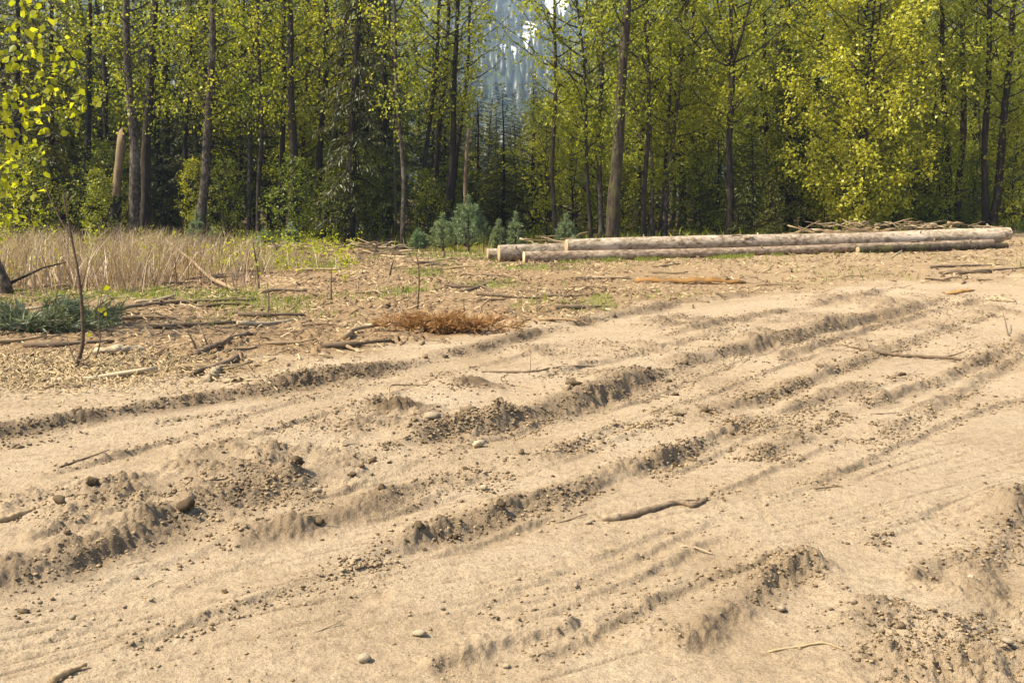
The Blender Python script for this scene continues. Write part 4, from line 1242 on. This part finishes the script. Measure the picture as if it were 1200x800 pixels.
# bare saplings: px base, px of joints at distance
def sapling(label, base, joints, r, forks, seed, name='bare_sapling', sprig=0):
    x, y = G(*base)
    b = Vector((x, y, H1(x, y)))
    o = thing(name, label, 'sapling', b, 'bare saplings in the litter')
    pts = [np.zeros(3)] + [np.array(AT(px, py, y + dy) - b) for px, py, dy in joints]
    P = catmull(pts, 6)
    n = len(P)
    P[0, 2] -= .04
    V, Q, T = tube(P, r * np.linspace(1.1, .35, n), 7, seed, .08)
    obj('stem', mesh('sapling_stem', V, [Q, T], True, {'rnd': ('FACE', np.full(len(Q) + len(T), .35))}, [M['stick']]), o)
    for k, (t, px, py, dy, rr) in enumerate(forks):
        i = int(t * (n - 1))
        e = np.array(AT(px, py, y + dy) - b)
        mid = (P[i] + e) / 2 + np.array([0, 0, -.03])
        q = catmull([P[i], mid, e], 5)
        V, Q, T = tube(q, rr * np.linspace(1, .35, len(q)), 6, seed + k, .08)
        obj('twig', mesh('sapling_twig', V, [Q, T], True, {'rnd': ('FACE', np.full(len(Q) + len(T), .4))}, [M['stick']]), o)
    if sprig:
        g = np.random.default_rng(seed)
        c = P[g.integers(n // 3, n, sprig)] + g.normal(0, .05, (sprig, 3))
        V, Q = leaves(c, g.normal(0, 1, c.shape), g.normal(0, 1, c.shape), g.uniform(.04, .08, sprig))
        obj('leaves', leaf_mesh('sprig', V, Q, [M['leaf_near']]), o)['kind'] = 'stuff'
sapling('tall bare forked sapling standing over the wood shavings', (88, 432), [(97, 400, 0), (94, 340, 0), (84, 280, .1), (74, 228, .1)], .020,
        [(.05, 78, 395, .2, .012), (.12, 108, 412, -.2, .011), (.02, 70, 434, -.3, .012), (.75, 52, 218, .2, .008), (.5, 104, 300, .1, .006), (.9, 77, 226, 0, .004)], 61)
sapling('bare upright sapling stem in the grass left of the middle', (303, 338), [(302, 320, 0), (299, 300, 0), (296, 282, 0)], .022, [(.6, 305, 290, .1, .01)], 62, sprig=10)
sapling('bare thin stem in the middle of the litter', (489, 362), [(491, 335, 0), (490, 310, 0), (487, 297, 0)], .014, [(.7, 478, 294, 0, .008), (.4, 497, 320, 0, .006)], 63)
sapling('short thin stem right of the middle litter', (543, 384), [(544, 365, 0), (543, 350, 0)], .011, [(.5, 548, 362, 0, .005)], 64)
sapling('thin stem in the litter below the grass', (388, 352), [(388, 330, 0), (389, 312, 0)], .013, [(.5, 383, 325, 0, .006)], 65)
sapling('short branched stem left of the middle stem', (457, 325), [(459, 312, 0), (461, 305, 0)], .02, [(.4, 465, 308, 0, .01)], 66)
sapling('thin dead stem in the litter left of the middle', (314, 372), [(315, 350, 0), (313, 330, 0)], .012, [(.3, 321, 350, .1, .006), (.6, 308, 340, .1, .005)], 67)
sapling('small twiggy stem by the dark rotten branch', (232, 418), [(226, 400, 0), (219, 387, 0)], .011, [(.3, 247, 397, 0, .007)], 68)
sapling('thin leaning stem right of the tall forked sapling', (112, 425), [(117, 400, 0), (116, 370, 0), (121, 330, 0)], .008, [(.5, 125, 380, 0, .005)], 69, sprig=6)
sapling('small dead stem left of the dark conifer foot', (335, 300), [(336, 290, 0), (337, 277, 0)], .03, [(.5, 341, 285, 0, .012)], 70)
sapling('pale upright stub before the blue pines', (518, 306), [(520, 300, 0), (521, 294, 0)], .05, [], 71)

# ------------------------------------------------------------------ cut pine bough and dead fronds
def bough(label, px, py, n, w, d, hgt, m, seed, blade=.14):
    g = np.random.default_rng(seed)
    x, y = G(px, py)
    b = Vector((x, y, H1(x, y)))
    o = thing('pine_bough', label, 'bough', b)
    P, A, S = [], [], []
    br = Acc()
    for k in range(n):
        a = g.uniform(-.7, .7) + (0 if k % 2 else math.pi)
        L = w * g.uniform(.4, 1)
        dr = np.array([math.cos(a), math.sin(a) * d, 0])
        s0 = np.array([g.normal(0, w * .25), g.normal(0, w * .2), .02])
        e = s0 + dr * L + np.array([0, 0, hgt * g.uniform(.1, 1)])
        br.add(*tube([s0, (s0 + e) / 2 + np.array([0, 0, .05]), e], [.012, .009, .004], 5, cap=False))
        q = 130
        t = g.random(q)
        P.append(s0 + np.outer(t, e - s0) + g.normal(0, .03, (q, 3)) + np.array([0, 0, .04]))
        A.append(unit(e - s0) + g.normal(0, .7, (q, 3)))
        S.append(blade * g.uniform(.6, 1.2, q))
    P = np.vstack(P); P[:, 2] = np.maximum(P[:, 2], .0)
    V, Q = leaves(P, np.vstack(A), g.normal(0, 1, P.shape), np.concatenate(S), .12, .02)
    obj('twigs', br.mesh('bough_twigs', True, [M['stick']]), o)
    obj('needles', leaf_mesh('bough_needles', V, Q, [m]), o)['kind'] = 'stuff'
bough('cut green pine bough lying in the grass at the left', 35, 389, 26, .62, .5, .28, M['bough'], 81)
bough('small cut green bough right of the bare sapling', 112, 382, 9, .3, .5, .2, M['bough'], 82)
bough('dead rust brown bough lying in the middle litter', 500, 388, 16, .5, .5, .14, M['brownfern'], 83, .11)
bough('rust brown dead fronds right of the brown bough', 545, 390, 12, .4, .5, .12, M['brownfern'], 84, .11)
bough('green bough lying on the brush pile behind the logs', 1050, 283, 30, 1.3, .6, 1.0, M['grass'], 85, .22)
bough('green bough at the right end of the brush pile', 1098, 282, 24, .9, .6, .9, M['grass'], 86, .22)

# ------------------------------------------------------------------ brush pile behind the logs
def brush(label, px, Y, w, d, hgt, n, seed, pm):
    g = np.random.default_rng(seed)
    c = AT(px, 262, Y)
    zt = float(terrain(np.array([c.x]), np.array([Y * 1.0]))[0])
    o = thing('brush_pile', label, 'brush pile', (c.x, Y, zt))
    # earth and chips below
    xs = np.linspace(-1, 1, 40); ys = np.linspace(-1, 1, 24)
    X, Yy = np.meshgrid(xs, ys)
    e = np.clip(1 - X ** 2 - Yy ** 2, 0, 1) ** .6
    z = hgt * .55 * e * (.75 + .6 * fbm(X * 3 + seed, Yy * 3, seed, 3)) - .05
    i = (np.arange(23)[:, None] * 40 + np.arange(39)[None]).ravel()
    obj('heap', mesh('brush_heap', np.stack([X * w, Yy * d, z], -1).reshape(-1, 3), [np.stack([i, i + 1, i + 41, i + 40], -1)], True, {'rnd': ('FACE', rng.random(len(i)))}, [M['chip']]), o)
    for k in range(n):
        x, yy = g.uniform(-1, 1) * w, g.uniform(-1, 1) * d * .8
        ee = max(0, 1 - (x / w) ** 2 - (yy / d) ** 2) ** .6
        L = g.uniform(.3, 1.05)
        a = g.normal(0, .5) + (math.pi if g.random() < .5 else 0)
        el = g.normal(.05, .2)
        dd = np.array([math.cos(a) * math.cos(el), math.sin(a) * math.cos(el), math.sin(el)])
        s = np.array([x, yy, hgt * .55 * ee + g.uniform(0, hgt * .35)]) - dd * L / 2
        s[2] = max(s[2], .02)
        r = g.uniform(.010, .03) * (1.8 if k < 4 else 1)
        V, Q, T = tube(s + np.outer(np.linspace(0, 1, 5), dd * L) + g.normal(0, .02, (5, 3)), r * np.linspace(1.1, .5, 5), 6, k, .1)
        obj('stick', mesh('pile_stick', V, [Q, T], True, {'rnd': ('FACE', rng.random(len(Q) + len(T)))}, [M['pale' if k % 4 == 0 else 'snag' if k % 2 else 'stick']]), o)
brush('brush pile of sticks behind the right half of the logs', 1020, 28.2, 2.4, 1.2, .75, 60, 91, 'stick')
brush('low brush pile of branches near the right log ends', 1105, 28.6, 1.9, 1.0, .6, 36, 92, 'stick')
brush('pale tangle of dead twigs at the edge left of the pines', 405, 25.5, 1.5, .7, .42, 40, 93, 'stick')
brush('small tangle of dead twigs in the dry grass edge', 350, 25.0, .9, .6, .4, 22, 94, 'stick')
brush('low tangle of twigs behind the left log ends', 655, 26.5, .9, .5, .6, 14, 95, 'stick')

# ------------------------------------------------------------------ ground cover (stuff)
def blades(name, x, y, hgt, lean, width, material, label, cat, seed, bend=.35):
    g = np.random.default_rng(seed)
    n = len(x)
    z = H(x, y)
    a = g.uniform(0, 6.28, n)
    d = np.stack([np.cos(a), np.sin(a), 0 * a], -1)
    b = np.stack([-np.sin(a), np.cos(a), 0 * a], -1)
    ph = g.uniform(0, 6.28, n)
    wv = np.stack([np.cos(ph), np.sin(ph), 0 * a], -1) * (width / 2)[:, None]
    P = np.stack([x, y, z - .01], -1)
    h = hgt[:, None]; l = (lean * hgt)[:, None]
    up = np.array([0, 0, 1.0])
    m = P + d * l * .35 + up * h * .55
    e = P + d * l + up * h * np.sqrt(np.clip(1 - .5 * lean[:, None] ** 2, .1, 1))
    V = np.stack([P - wv, P + wv, m + wv * .8, e, m - wv * .8], 1).reshape(-1, 3)
    k = np.arange(n)[:, None] * 5
    Q = k + np.array([[0, 1, 2, 4]])
    T = k + np.array([[4, 2, 3]])
    r = g.random(n)
    me = mesh(name, V, [Q, T], False, {'rnd': ('FACE', np.concatenate([r, r]))}, [material])
    return tag(obj(name, me, kind='stuff'), label, cat)
g = np.random.default_rng(498)
n = 5200
yy = g.uniform(15.5, 27.5, n); px = g.uniform(-160, 300, n); xx = (px - 600) / FPX * yy
k = g.random(n) < np.clip(.3 + 1.2 * fbm(xx * .45, yy * .45, 499, 2), 0, 1)
xx, yy = xx[k], yy[k]
blades('dead_canes', xx, yy, g.uniform(.35, 1.05, len(xx)), g.uniform(.1, 1.15, len(xx)), g.uniform(.01, .02, len(xx)), M['cane'], 'reddish dead canes leaning through the dry stalks', 'canes', 500)
g = np.random.default_rng(501)
# tall dry stalks at the left
n = 22000
yy = g.uniform(15.5, 28.5, n)
px = g.uniform(-160, 460, n)
xx = (px - 600) / FPX * yy
dens = np.clip(1.15 - np.maximum(px - 120, 0) / 330, 0, 1) * np.clip(.45 + 1.3 * fbm(xx * .5, yy * .5, 503, 2), 0, 1) * sstep(15.5, 18.5, yy + np.minimum(0, (200 - px) / 80))
k = g.random(n) < dens
xx, yy, px = xx[k], yy[k], px[k]
hh = g.uniform(.35, 1.0, len(xx)) * np.clip(1.05 - np.maximum(px - 150, 0) / 420, .3, 1) * (1 - .2 * (yy > 24))
blades('dry_stalks', xx, yy, hh, g.uniform(.05, 1.0, len(xx)), g.uniform(.007, .016, len(xx)), M['drygrass'], 'tall dry pinkish stalks and grass at the left edge of the clearing', 'dry grass', 504)
# leafy sprouts among them
n = 520
yy = g.uniform(17, 28.5, n); px = g.uniform(-140, 420, n); xx = (px - 600) / FPX * yy
k = fbm(xx * .6, yy * .6, 507, 2) > .05
xx, yy, px = xx[k], yy[k], px[k]
zz = H(xx, yy)
LPs, LAs = [], []
for a, b, c, p in zip(xx, yy, zz, px):
    hh = g.uniform(.3, 1.05) * (1.1 if p < 120 else .7)
    m = 16
    t = g.uniform(.35, 1, m)
    ln = g.normal(0, .2, 2)
    LPs.append(np.stack([a + ln[0] * t * hh + g.normal(0, .06, m), b + ln[1] * t * hh + g.normal(0, .06, m), c + hh * t], -1))
    LAs.append(g.normal(0, .7, (m, 3)) + np.array([0, 0, .2]))
LPs, LAs = np.vstack(LPs), np.vstack(LAs)
V, Q = leaves(LPs, LAs, g.normal(0, .6, LPs.shape) + np.array([0, 0, 1]), g.uniform(.04, .085, len(LPs)), .6)
tag(obj('leafy_sprouts', leaf_mesh('leafy_sprouts', V, Q, [M['leaf_near']]), kind='stuff'), 'yellow green leaf sprouts growing through the dry stalks', 'sprouts')
# green grass patches
n = 120000
yy = 10 + 18.5 * g.random(n) ** .8
px = g.uniform(-150, 1300, n); xx = (px - 600) / FPX * yy
xx[:5000] = g.uniform(.2, 6.5, 5000); yy[:5000] = 22.2 + xx[:5000] * math.tan(AL) + g.normal(0, .16, 5000); px[:5000] = 700
gf = ground_fields(xx, yy, False)
k = (g.random(n) < gf[4] * 1.0 * (gf[2] > .5) * (gf[3] < .6) * np.where(px > 640, .35, .8))
front = (g.random(n) < .7) & (np.abs(yy - (22.15 + xx * math.tan(AL))) < .35) & (px > 610) & (px < 900) & (fbm(xx * 1.1, yy, 511, 2) > 0)
k |= front
xx, yy = xx[k], yy[k]
blades('green_grass', xx, yy, g.uniform(.03, .13, len(xx)), g.uniform(.1, .9, len(xx)), g.uniform(.007, .016, len(xx)), M['grass'], 'patches of short green grass growing in the litter', 'grass', 512)
# forest floor growth
n = 9000
yy = g.uniform(27.5, 42, n); xx = g.uniform(-.58, .58, n) * yy
k = fbm(xx * .4, yy * .4, 515, 2) > -.1
xx, yy = xx[k], yy[k]
blades('forest_undergrowth', xx, yy, g.uniform(.15, .55, len(xx)), g.uniform(.2, .9, len(xx)), g.uniform(.02, .06, len(xx)), M['leaf_deep'], 'low green ferns and herbs on the shaded forest floor', 'undergrowth', 516)

def chips(name, x, y, L, w, m, label, cat, seed, tilt=.25, lift=.006):
    g = np.random.default_rng(seed)
    n = len(x)
    z = H(x, y) + lift
    a = g.uniform(0, 6.28, n)
    t = g.normal(0, tilt, n)
    A = np.stack([np.cos(a) * np.cos(t), np.sin(a) * np.cos(t), np.sin(t)], -1)
    B = unit(np.cross(np.array([0, 0, 1.0]) + g.normal(0, .3, (n, 3)), A))
    N = np.cross(A, B)
    C = np.stack([x, y, z], -1) + np.array([0, 0, 1]) * (np.abs(np.sin(t)) * L / 2)[:, None]
    l = (L / 2)[:, None]; ww = (w / 2)[:, None]; th = ww * .45
    V = np.stack([C - A * l - B * ww - N * th, C + A * l * .9 - B * ww * .6 - N * th, C + A * l + B * ww * .4 - N * th, C - A * l * .8 + B * ww - N * th,
                  C - A * l - B * ww * .8 + N * th, C + A * l * .9 - B * ww * .5 + N * th, C + A * l + B * ww * .3 + N * th, C - A * l * .8 + B * ww * .8 + N * th], 1).reshape(-1, 3)
    f = np.array([[4, 5, 6, 7], [0, 1, 5, 4], [1, 2, 6, 5], [2, 3, 7, 6], [3, 0, 4, 7]])
    Q = (np.arange(n)[:, None, None] * 8 + f[None]).reshape(-1, 4)
    r = np.repeat(g.random(n), 5)
    return tag(obj(name, mesh(name, V, Q, False, {'rnd': ('FACE', r)}, [m]), kind='stuff'), label, cat)
def litter_pts(n, ymin=6.8, ymax=27, seed=0, pw=.6):
    g = np.random.default_rng(seed)
    yy = ymin + (ymax - ymin) * g.random(n) ** pw
    px = g.uniform(-150, 1330, n)
    xx = (px - 600) / FPX * yy
    f = ground_fields(xx, yy, False)
    k = g.random(n) < np.clip(f[2] * (1 - .45 * (px > 700)), 0, 1) * (1 - f[3]) * np.clip(.5 + fbm(xx * .8, yy * .8, seed, 2), 0.1, 1)
    return xx[k], yy[k]
x, y = litter_pts(30000, seed=521)
gg = np.random.default_rng(522)
chips('bark_litter', x, y, gg.uniform(.03, .16, len(x)), gg.uniform(.012, .04, len(x)), M['chip'], 'scattered bark chips and broken twigs covering the left of the clearing', 'litter', 523)
x, y = litter_pts(15000, seed=531)
chips('pale_litter', x, y, gg.uniform(.03, .15, len(x)), gg.uniform(.008, .022, len(x)), M['straw'], 'pale straw and wood splinters scattered over the litter', 'litter', 533)
x, y = litter_pts(3000, seed=536)
chips('twig_litter', x, y, gg.uniform(.15, .5, len(x)), gg.uniform(.008, .018, len(x)), M['stick'], 'thin dead twigs scattered over the litter', 'litter', 537, .12, .012)
# shavings patch at the left
n = 5200
cx, cy2 = G(95, 436)
xx = cx + gg.normal(0, .85, n) - .3; yy = cy2 + gg.normal(0, .5, n) + .1
chips('wood_shavings', xx, yy, gg.uniform(.02, .085, n), gg.uniform(.006, .018, n), M['straw'], 'pale yellow wood shavings heaped around the bare sapling', 'shavings', 543, .35, .012)

# loose small clods and pebbles along the ruts
def ico():
    t = (1 + 5 ** .5) / 2
    V = unit(np.array([(-1, t, 0), (1, t, 0), (-1, -t, 0), (1, -t, 0), (0, -1, t), (0, 1, t), (0, -1, -t), (0, 1, -t), (t, 0, -1), (t, 0, 1), (-t, 0, -1), (-t, 0, 1)], float))
    F = np.array([(0, 11, 5), (0, 5, 1), (0, 1, 7), (0, 7, 10), (0, 10, 11), (1, 5, 9), (5, 11, 4), (11, 10, 2), (10, 7, 6), (7, 1, 8), (3, 9, 4), (3, 4, 2), (3, 2, 6), (3, 6, 8), (3, 8, 9), (4, 9, 5), (2, 4, 11), (6, 2, 10), (8, 6, 7), (9, 8, 1)])
    return V, F
IV, IF = ico()
def ico2():
    V = [tuple(v) for v in IV]
    mp = {}
    F = []
    def mid(a, b):
        k = (min(a, b), max(a, b))
        if k not in mp:
            mp[k] = len(V); V.append(tuple(unit(np.array(V[a]) + np.array(V[b]))))
        return mp[k]
    for a, b, c in IF:
        ab, bc, ca_ = mid(a, b), mid(b, c), mid(c, a)
        F += [(a, ab, ca_), (b, bc, ab), (c, ca_, bc), (ab, bc, ca_)]
    return np.array(V), np.array(F)
I2V, I2F = ico2()
def pebbles(name, x, y, s, m, label, cat, seed, sink=.3, flat=.7):
    g = np.random.default_rng(seed)
    n = len(x)
    z = H(x, y) + s * flat * (1 - sink) * .5
    sc = np.stack([g.uniform(.7, 1.3, n), g.uniform(.7, 1.3, n), g.uniform(.55, 1.0, n) * flat], -1) * (s / 2)[:, None]
    a = g.uniform(0, 6.28, n)
    V = IV[None] * (1 + g.uniform(-.42, .42, (n, 12, 1)))
    V = V * sc[:, None]
    ca_, sa_ = np.cos(a)[:, None], np.sin(a)[:, None]
    V = np.stack([V[..., 0] * ca_ - V[..., 1] * sa_, V[..., 0] * sa_ + V[..., 1] * ca_, V[..., 2]], -1) + np.stack([x, y, z], -1)[:, None]
    T = (np.arange(n)[:, None, None] * 12 + IF[None]).reshape(-1, 3)
    r = np.repeat(g.random(n), 20)
    return tag(obj(name, mesh(name, V.reshape(-1, 3), T, False, {'rnd': ('FACE', r)}, [m]), kind='stuff'), label, cat)
def rut_pts(n, seed, spread=.12, side=.035):
    g = np.random.default_rng(seed)
    w = []
    for k, (W, wf, a, wn, dep, wr, cl, tu) in enumerate(RUT_W):
        L = np.linalg.norm(np.diff(W, axis=0), axis=1).sum()
        w.append(L * cl * min(1, 9 / W[:, 1].mean()) )
    w = np.array(w) / sum(w)
    X, Y, TU = [], [], []
    for k, c in enumerate(g.multinomial(n, w)):
        W = RUT_W[k][0]
        t = g.random(c) * (len(W) - 1)
        i = np.minimum(t.astype(int), len(W) - 2); f = t - i
        P = W[i] * (1 - f[:, None]) + W[i + 1] * f[:, None]
        T = unit(W[i + 1] - W[i])
        Nn = np.stack([T[:, 1], -T[:, 0]], -1)
        d = np.where(g.random(c) < .6, g.normal(side, .045, c), g.normal(-.05, RUT_W[k][1] * .7 + .02, c))
        P = P + Nn * d[:, None] + g.normal(0, .02, P.shape)
        X.append(P[:, 0]); Y.append(P[:, 1]); TU.append(np.full(c, RUT_W[k][7]))
    for hx, hy, r, h, tu, cl in HEAPS_W:
        c = int(n * .018 * cl * min(1, (r / .3) ** 1.5))
        X.append(hx + g.normal(0, r * .6, c)); Y.append(hy + g.normal(0, r * .6, c)); TU.append(np.full(c, tu))
    X, Y, TU = map(np.concatenate, (X, Y, TU))
    k = (Y > 2.4) & (Y < 17)
    k &= fbm(X * 1.7, Y * 1.7, seed, 3) > -.3 + .3 * g.random(len(X))
    return X[k], Y[k], TU[k]
x, y, tu = rut_pts(36000, 551)
gg = np.random.default_rng(552)
s = .006 + .020 * gg.random(len(x)) ** 2.8
s *= np.interp(y, [2.5, 4.5, 7], [.62, .9, 1.1])
dk = gg.random(len(x)) < tu * .85
pebbles('soil_crumbs', x[~dk], y[~dk], s[~dk], M['clod'], 'small dry crumbs of soil along the wheel ruts', 'soil', 553)
pebbles('moist_soil_crumbs', x[dk], y[dk], s[dk], M['clod_dark'], 'small dark moist crumbs of soil along the wheel ruts', 'soil', 554)
n = 7000
yy = 2.5 + 11 * gg.random(n) ** 1.3; xx = gg.uniform(-.6, .6, n) * yy
k = fbm(xx * 1.1, yy * 1.1, 557, 3) > .05
pebbles('grit', xx[k], yy[k], .004 + .014 * gg.random(k.sum()) ** 3, M['clod'], 'fine grit and pebbles strewn over the bare dirt', 'grit', 558, .3, .6)

NEAR_L = [(35, 385, 'the cut green pine bough'), (90, 430, 'the tall bare sapling'), (215, 358, 'the thin pale pole'), (270, 405, 'the dark rotten branch'), (300, 335, 'the bare upright stem'), (388, 350, 'the stem below the grass'),
          (490, 360, 'the middle bare stem'), (520, 390, 'the rust brown bough'), (600, 383, 'the pale stone'), (650, 350, 'the dark bark sticks'), (810, 331, 'the orange slab'), (620, 312, 'the left log ends'), (880, 308, 'the middle of the logs'),
          (1040, 300, 'the right half of the logs'), (1130, 322, 'the two dark far sticks'), (1120, 347, 'the reddish bark chip'), (440, 386, 'the pale split chunk'), (150, 400, 'the pale split wood'), (230, 318, 'the rising broken branch'), (290, 448, 'the pale bark slab'), (370, 320, 'the twig tangle')]
NEAR_C = [(470, 478, 'the dark soil heap'), (506, 499, 'the rounded grey stone'), (561, 523, 'the pale angular stone'), (672, 460, 'the upright soil block'), (770, 440, 'the lip of the main rut'), (218, 605, 'the big dark clod'), (71, 600, 'the pale stone at left'),
          (20, 660, 'the lower left rut'), (347, 560, 'the end of the lower left rut'), (450, 590, 'the second rut step'), (600, 600, 'the long middle rut'), (765, 596, 'the crooked peeled branch'), (880, 690, 'the lower right lip'), (1010, 740, 'the lower right groove'),
          (1150, 750, 'the lower right rough soil'), (1180, 600, 'the right edge lumps'), (930, 480, 'the right ruts'), (1060, 418, 'the dark forked branch'), (200, 470, 'the upper left rut'), (430, 437, 'the upper rut middle'), (640, 388, 'the far upper rut'), (850, 480, 'the groove right of middle'),
          (560, 760, 'the lowest middle groove'), (250, 730, 'the lower left track'), (700, 700, 'the parallel drag marks'), (900, 590, 'the crossing crack'), (1050, 520, 'the pale right track')]
NEAR_L = [(*G(a, b), c) for a, b, c in NEAR_L]
NEAR_C = [(*G(a, b), c) for a, b, c in NEAR_C]
def near(x, y, L):
    return min(L, key=lambda q: (q[0] - x) ** 2 + (q[1] - y) ** 2)[2]
# larger clods, stones, sticks: each one an object
def clod_mesh(name, seed, rough, m, flat=.75, ang=False):
    g = np.random.default_rng(seed)
    V = I2V * (1 + rough * fbm(I2V[:, 0] * 2.1 + seed, I2V[:, 1] * 2.1 + I2V[:, 2] * 1.7, seed, 3)[:, None] + (rough * (.2 if not ang else .3)) * g.normal(0, 1, (len(I2V), 1)))
    V = V * np.array([1.1, .85, flat]) * .5
    return mesh(name, V, I2F, not ang, None, [m])
CM = [clod_mesh('dirt_clod', 600 + k, .7, M['clod'], .7, True) for k in range(5)] + [clod_mesh('dirt_clod', 610 + k, .7, M['clod_dark'], .7, True) for k in range(4)]
SM = [clod_mesh('stone', 620 + k, .24, M['stone'], .65, False) for k in range(5)]
def put(name, me, x, y, s, label, cat, group, seed, sink=.3, z=None):
    g = np.random.default_rng(seed)
    o = obj(name, me)
    o.location = (x, y, (H1(x, y) if z is None else z) + s * .375 * (1 - sink))
    o.rotation_euler = (g.normal(0, .3), g.normal(0, .3), g.uniform(0, 6.28))
    o.scale = (s * g.uniform(.85, 1.2), s * g.uniform(.85, 1.2), s * g.uniform(.8, 1.1))
    return tag(o, label, cat, group)
for k, (px, py, s, lab) in enumerate([(506, 499, .10, 'rounded grey stone on the soil heap in the main rut'), (561, 523, .085, 'pale angular stone lying in the main rut below the heap'),
        (672, 460, .09, 'upright block of soil on the edge of the main rut'), (549, 492, .09, 'largest lump of soil on the heap right of the rounded stone'),
        (372, 575, .055, 'pale flat stone on the track left of the main rut'), (218, 605, .075, 'big dark clod left among the clods of the lower rut'),
        (347, 560, .065, 'dark clod at the right end of the lower left rut'), (71, 600, .06, 'pale stone among the clods at the left'),
        (108, 580, .07, 'flat pale stone on the clods at the left edge'), (1056, 742, .035, 'white pebble left in the lower right rough soil'),
        (1180, 765, .04, 'larger white pebble at the lower right'), (492, 746, .045, 'pale flat stone in the lower middle dirt'),
        (1137, 687, .03, 'white pebble below the lip at the right'), (1000, 712, .032, 'pale pebble in the lower right track'),
        (916, 712, .045, 'pale flat stone in the lower right dirt'), (600, 383, .13, 'pale stone on the litter edge right of the brown fronds'),
        (567, 572, .045, 'pale lump on the second rut step in the middle'), (427, 775, .045, 'flat stone in the lower middle left dirt'), (690, 610, .03, 'tiny stone just left of the crooked branch')]):
    m = CM[k % 5] if 'soil' in lab.split(' on ')[0] or 'clod' in lab.split(' left')[0].split(' at')[0] else SM[k % 5]
    if 'dark clod' in lab: m = CM[6]
    x, y = G(px, py)
    put('stone' if m in SM else 'dirt_clod', m, x, y, s, lab, 'stone' if m in SM else 'clod', None, 700 + k, .25)
x, y, tu = rut_pts(700, 561)
k = y < 10
x, y, tu = x[k][:150], y[k][:150], tu[k][:150]
gg = np.random.default_rng(562)
zc = H(x, y)
for k in range(len(x)):
    s = (.016 + .03 * gg.random() ** 2) * (1 + max(0, y[k] - 5) * .07)
    d = gg.random() < tu[k] * .7
    put('dirt_clod', CM[5 + k % 4] if d else CM[k % 5], x[k], y[k], s, ('larger ' if s > .028 else 'small ') + ('dark moist clod' if d else 'dry tan clod') + ' of soil near ' + near(x[k], y[k], NEAR_C), 'clod',
        'dark clods along the ruts' if d else 'dry clods along the ruts', 800 + k, .5, z=zc[k])
py_ = 2.7 + 8 * gg.random(70); px_ = gg.uniform(-.52, .52, 70) * py_; pz_ = H(px_, py_)
for k in range(70):
    put('stone', SM[k % 5], px_[k], py_[k], .012 + .022 * gg.random() ** 2, 'small pale pebble lying loose near ' + near(px_[k], py_[k], NEAR_C), 'stone', 'pale pebbles on the dirt', 1100 + k, z=pz_[k])
STK = []
for k in range(6):
    g = np.random.default_rng(640 + k)
    L = 1.0
    P = np.stack([np.linspace(-.5, .5, 8), .04 * np.sin(np.linspace(0, 5, 8) + k) + g.normal(0, .01, 8), .015 * np.cos(np.linspace(0, 4, 8) + k)], -1)
    V, Q, T = tube(P, np.linspace(.03, .016, 8) * (1 + .15 * g.normal(0, 1, 8)), 7, k, .12)
    STK.append(mesh('stick', V, [Q, T], True, {'rnd': ('FACE', np.full(len(Q) + len(T), .3 + .12 * k))}, [M[('stick', 'snag', 'pale', 'stick', 'chip', 'snag')[k]]]))
x, y = litter_pts(900, 7.2, 25, 571, .8)
gg = np.random.default_rng(572)
zs = H(x, y)
for k in range(min(150, len(x))):
    o = obj('stick', STK[k % 6])
    s = gg.uniform(.25, 1.0)
    o.scale = (s, min(1.1, s * 1.3), min(1.1, s * 1.3))
    o.location = (x[k], y[k], zs[k] + .03)
    o.rotation_euler = (0, gg.normal(0, .06), gg.normal(.1, .7))
    pale = k % 6 == 2
    tag(o, ('long ' if s > .62 else 'short ') + ('pale splintered stick' if pale else ('thick dark', 'tan', '', 'grey brown', 'bark brown', 'light brown')[k % 6] + ' dead stick') + ' in the litter near ' + near(x[k], y[k], NEAR_L), 'stick', 'pale sticks in the litter' if pale else 'brown sticks in the litter')
py_ = 2.9 + 7 * gg.random(26); px_ = gg.uniform(-.5, .5, 26) * py_; pz_ = H(px_, py_)
for k in range(26):
    o = obj('twig', STK[k % 6])
    s = gg.uniform(.06, .2)
    o.scale = (s, s * .8, s * .8)
    o.location = (px_[k], py_[k], pz_[k] + .005)
    o.rotation_euler = (0, gg.normal(0, .1), gg.normal(.3, .6))
    tag(o, 'small dry twig lying loose on the dirt near ' + near(px_[k], py_[k], NEAR_C), 'twig', 'twigs on the bare dirt')

# ------------------------------------------------------------------ haze between forest and mountain
def haze():
    x0, x1, y0, y1, z0, z1 = -1320, 1320, -80, 1270, -14, 350
    V = [(x, y, z) for z in (z0, z1) for y in (y0, y1) for x in (x0, x1)]
    F = np.array([(0, 2, 3, 1), (4, 5, 7, 6), (0, 1, 5, 4), (2, 6, 7, 3), (0, 4, 6, 2), (1, 3, 7, 5)])
    m = bpy.data.materials.new('haze')
    m.use_nodes = True
    t = m.node_tree
    t.nodes.clear()
    out = t.nodes.new('ShaderNodeOutputMaterial')
    v = t.nodes.new('ShaderNodeVolumePrincipled')
    v.inputs['Color'].default_value = (.6, .78, 1.0, 1)
    v.inputs['Density'].default_value = .00042
    v.inputs['Anisotropy'].default_value = .2
    t.links.new(v.outputs[0], out.inputs['Volume'])
    o = obj('haze', mesh('haze', V, F, False, None, [m]), kind='stuff')
    tag(o, 'thin blue haze in the air before the mountain', 'haze')
haze()
print('trees deep', cnt, 'objects', len(bpy.data.objects))
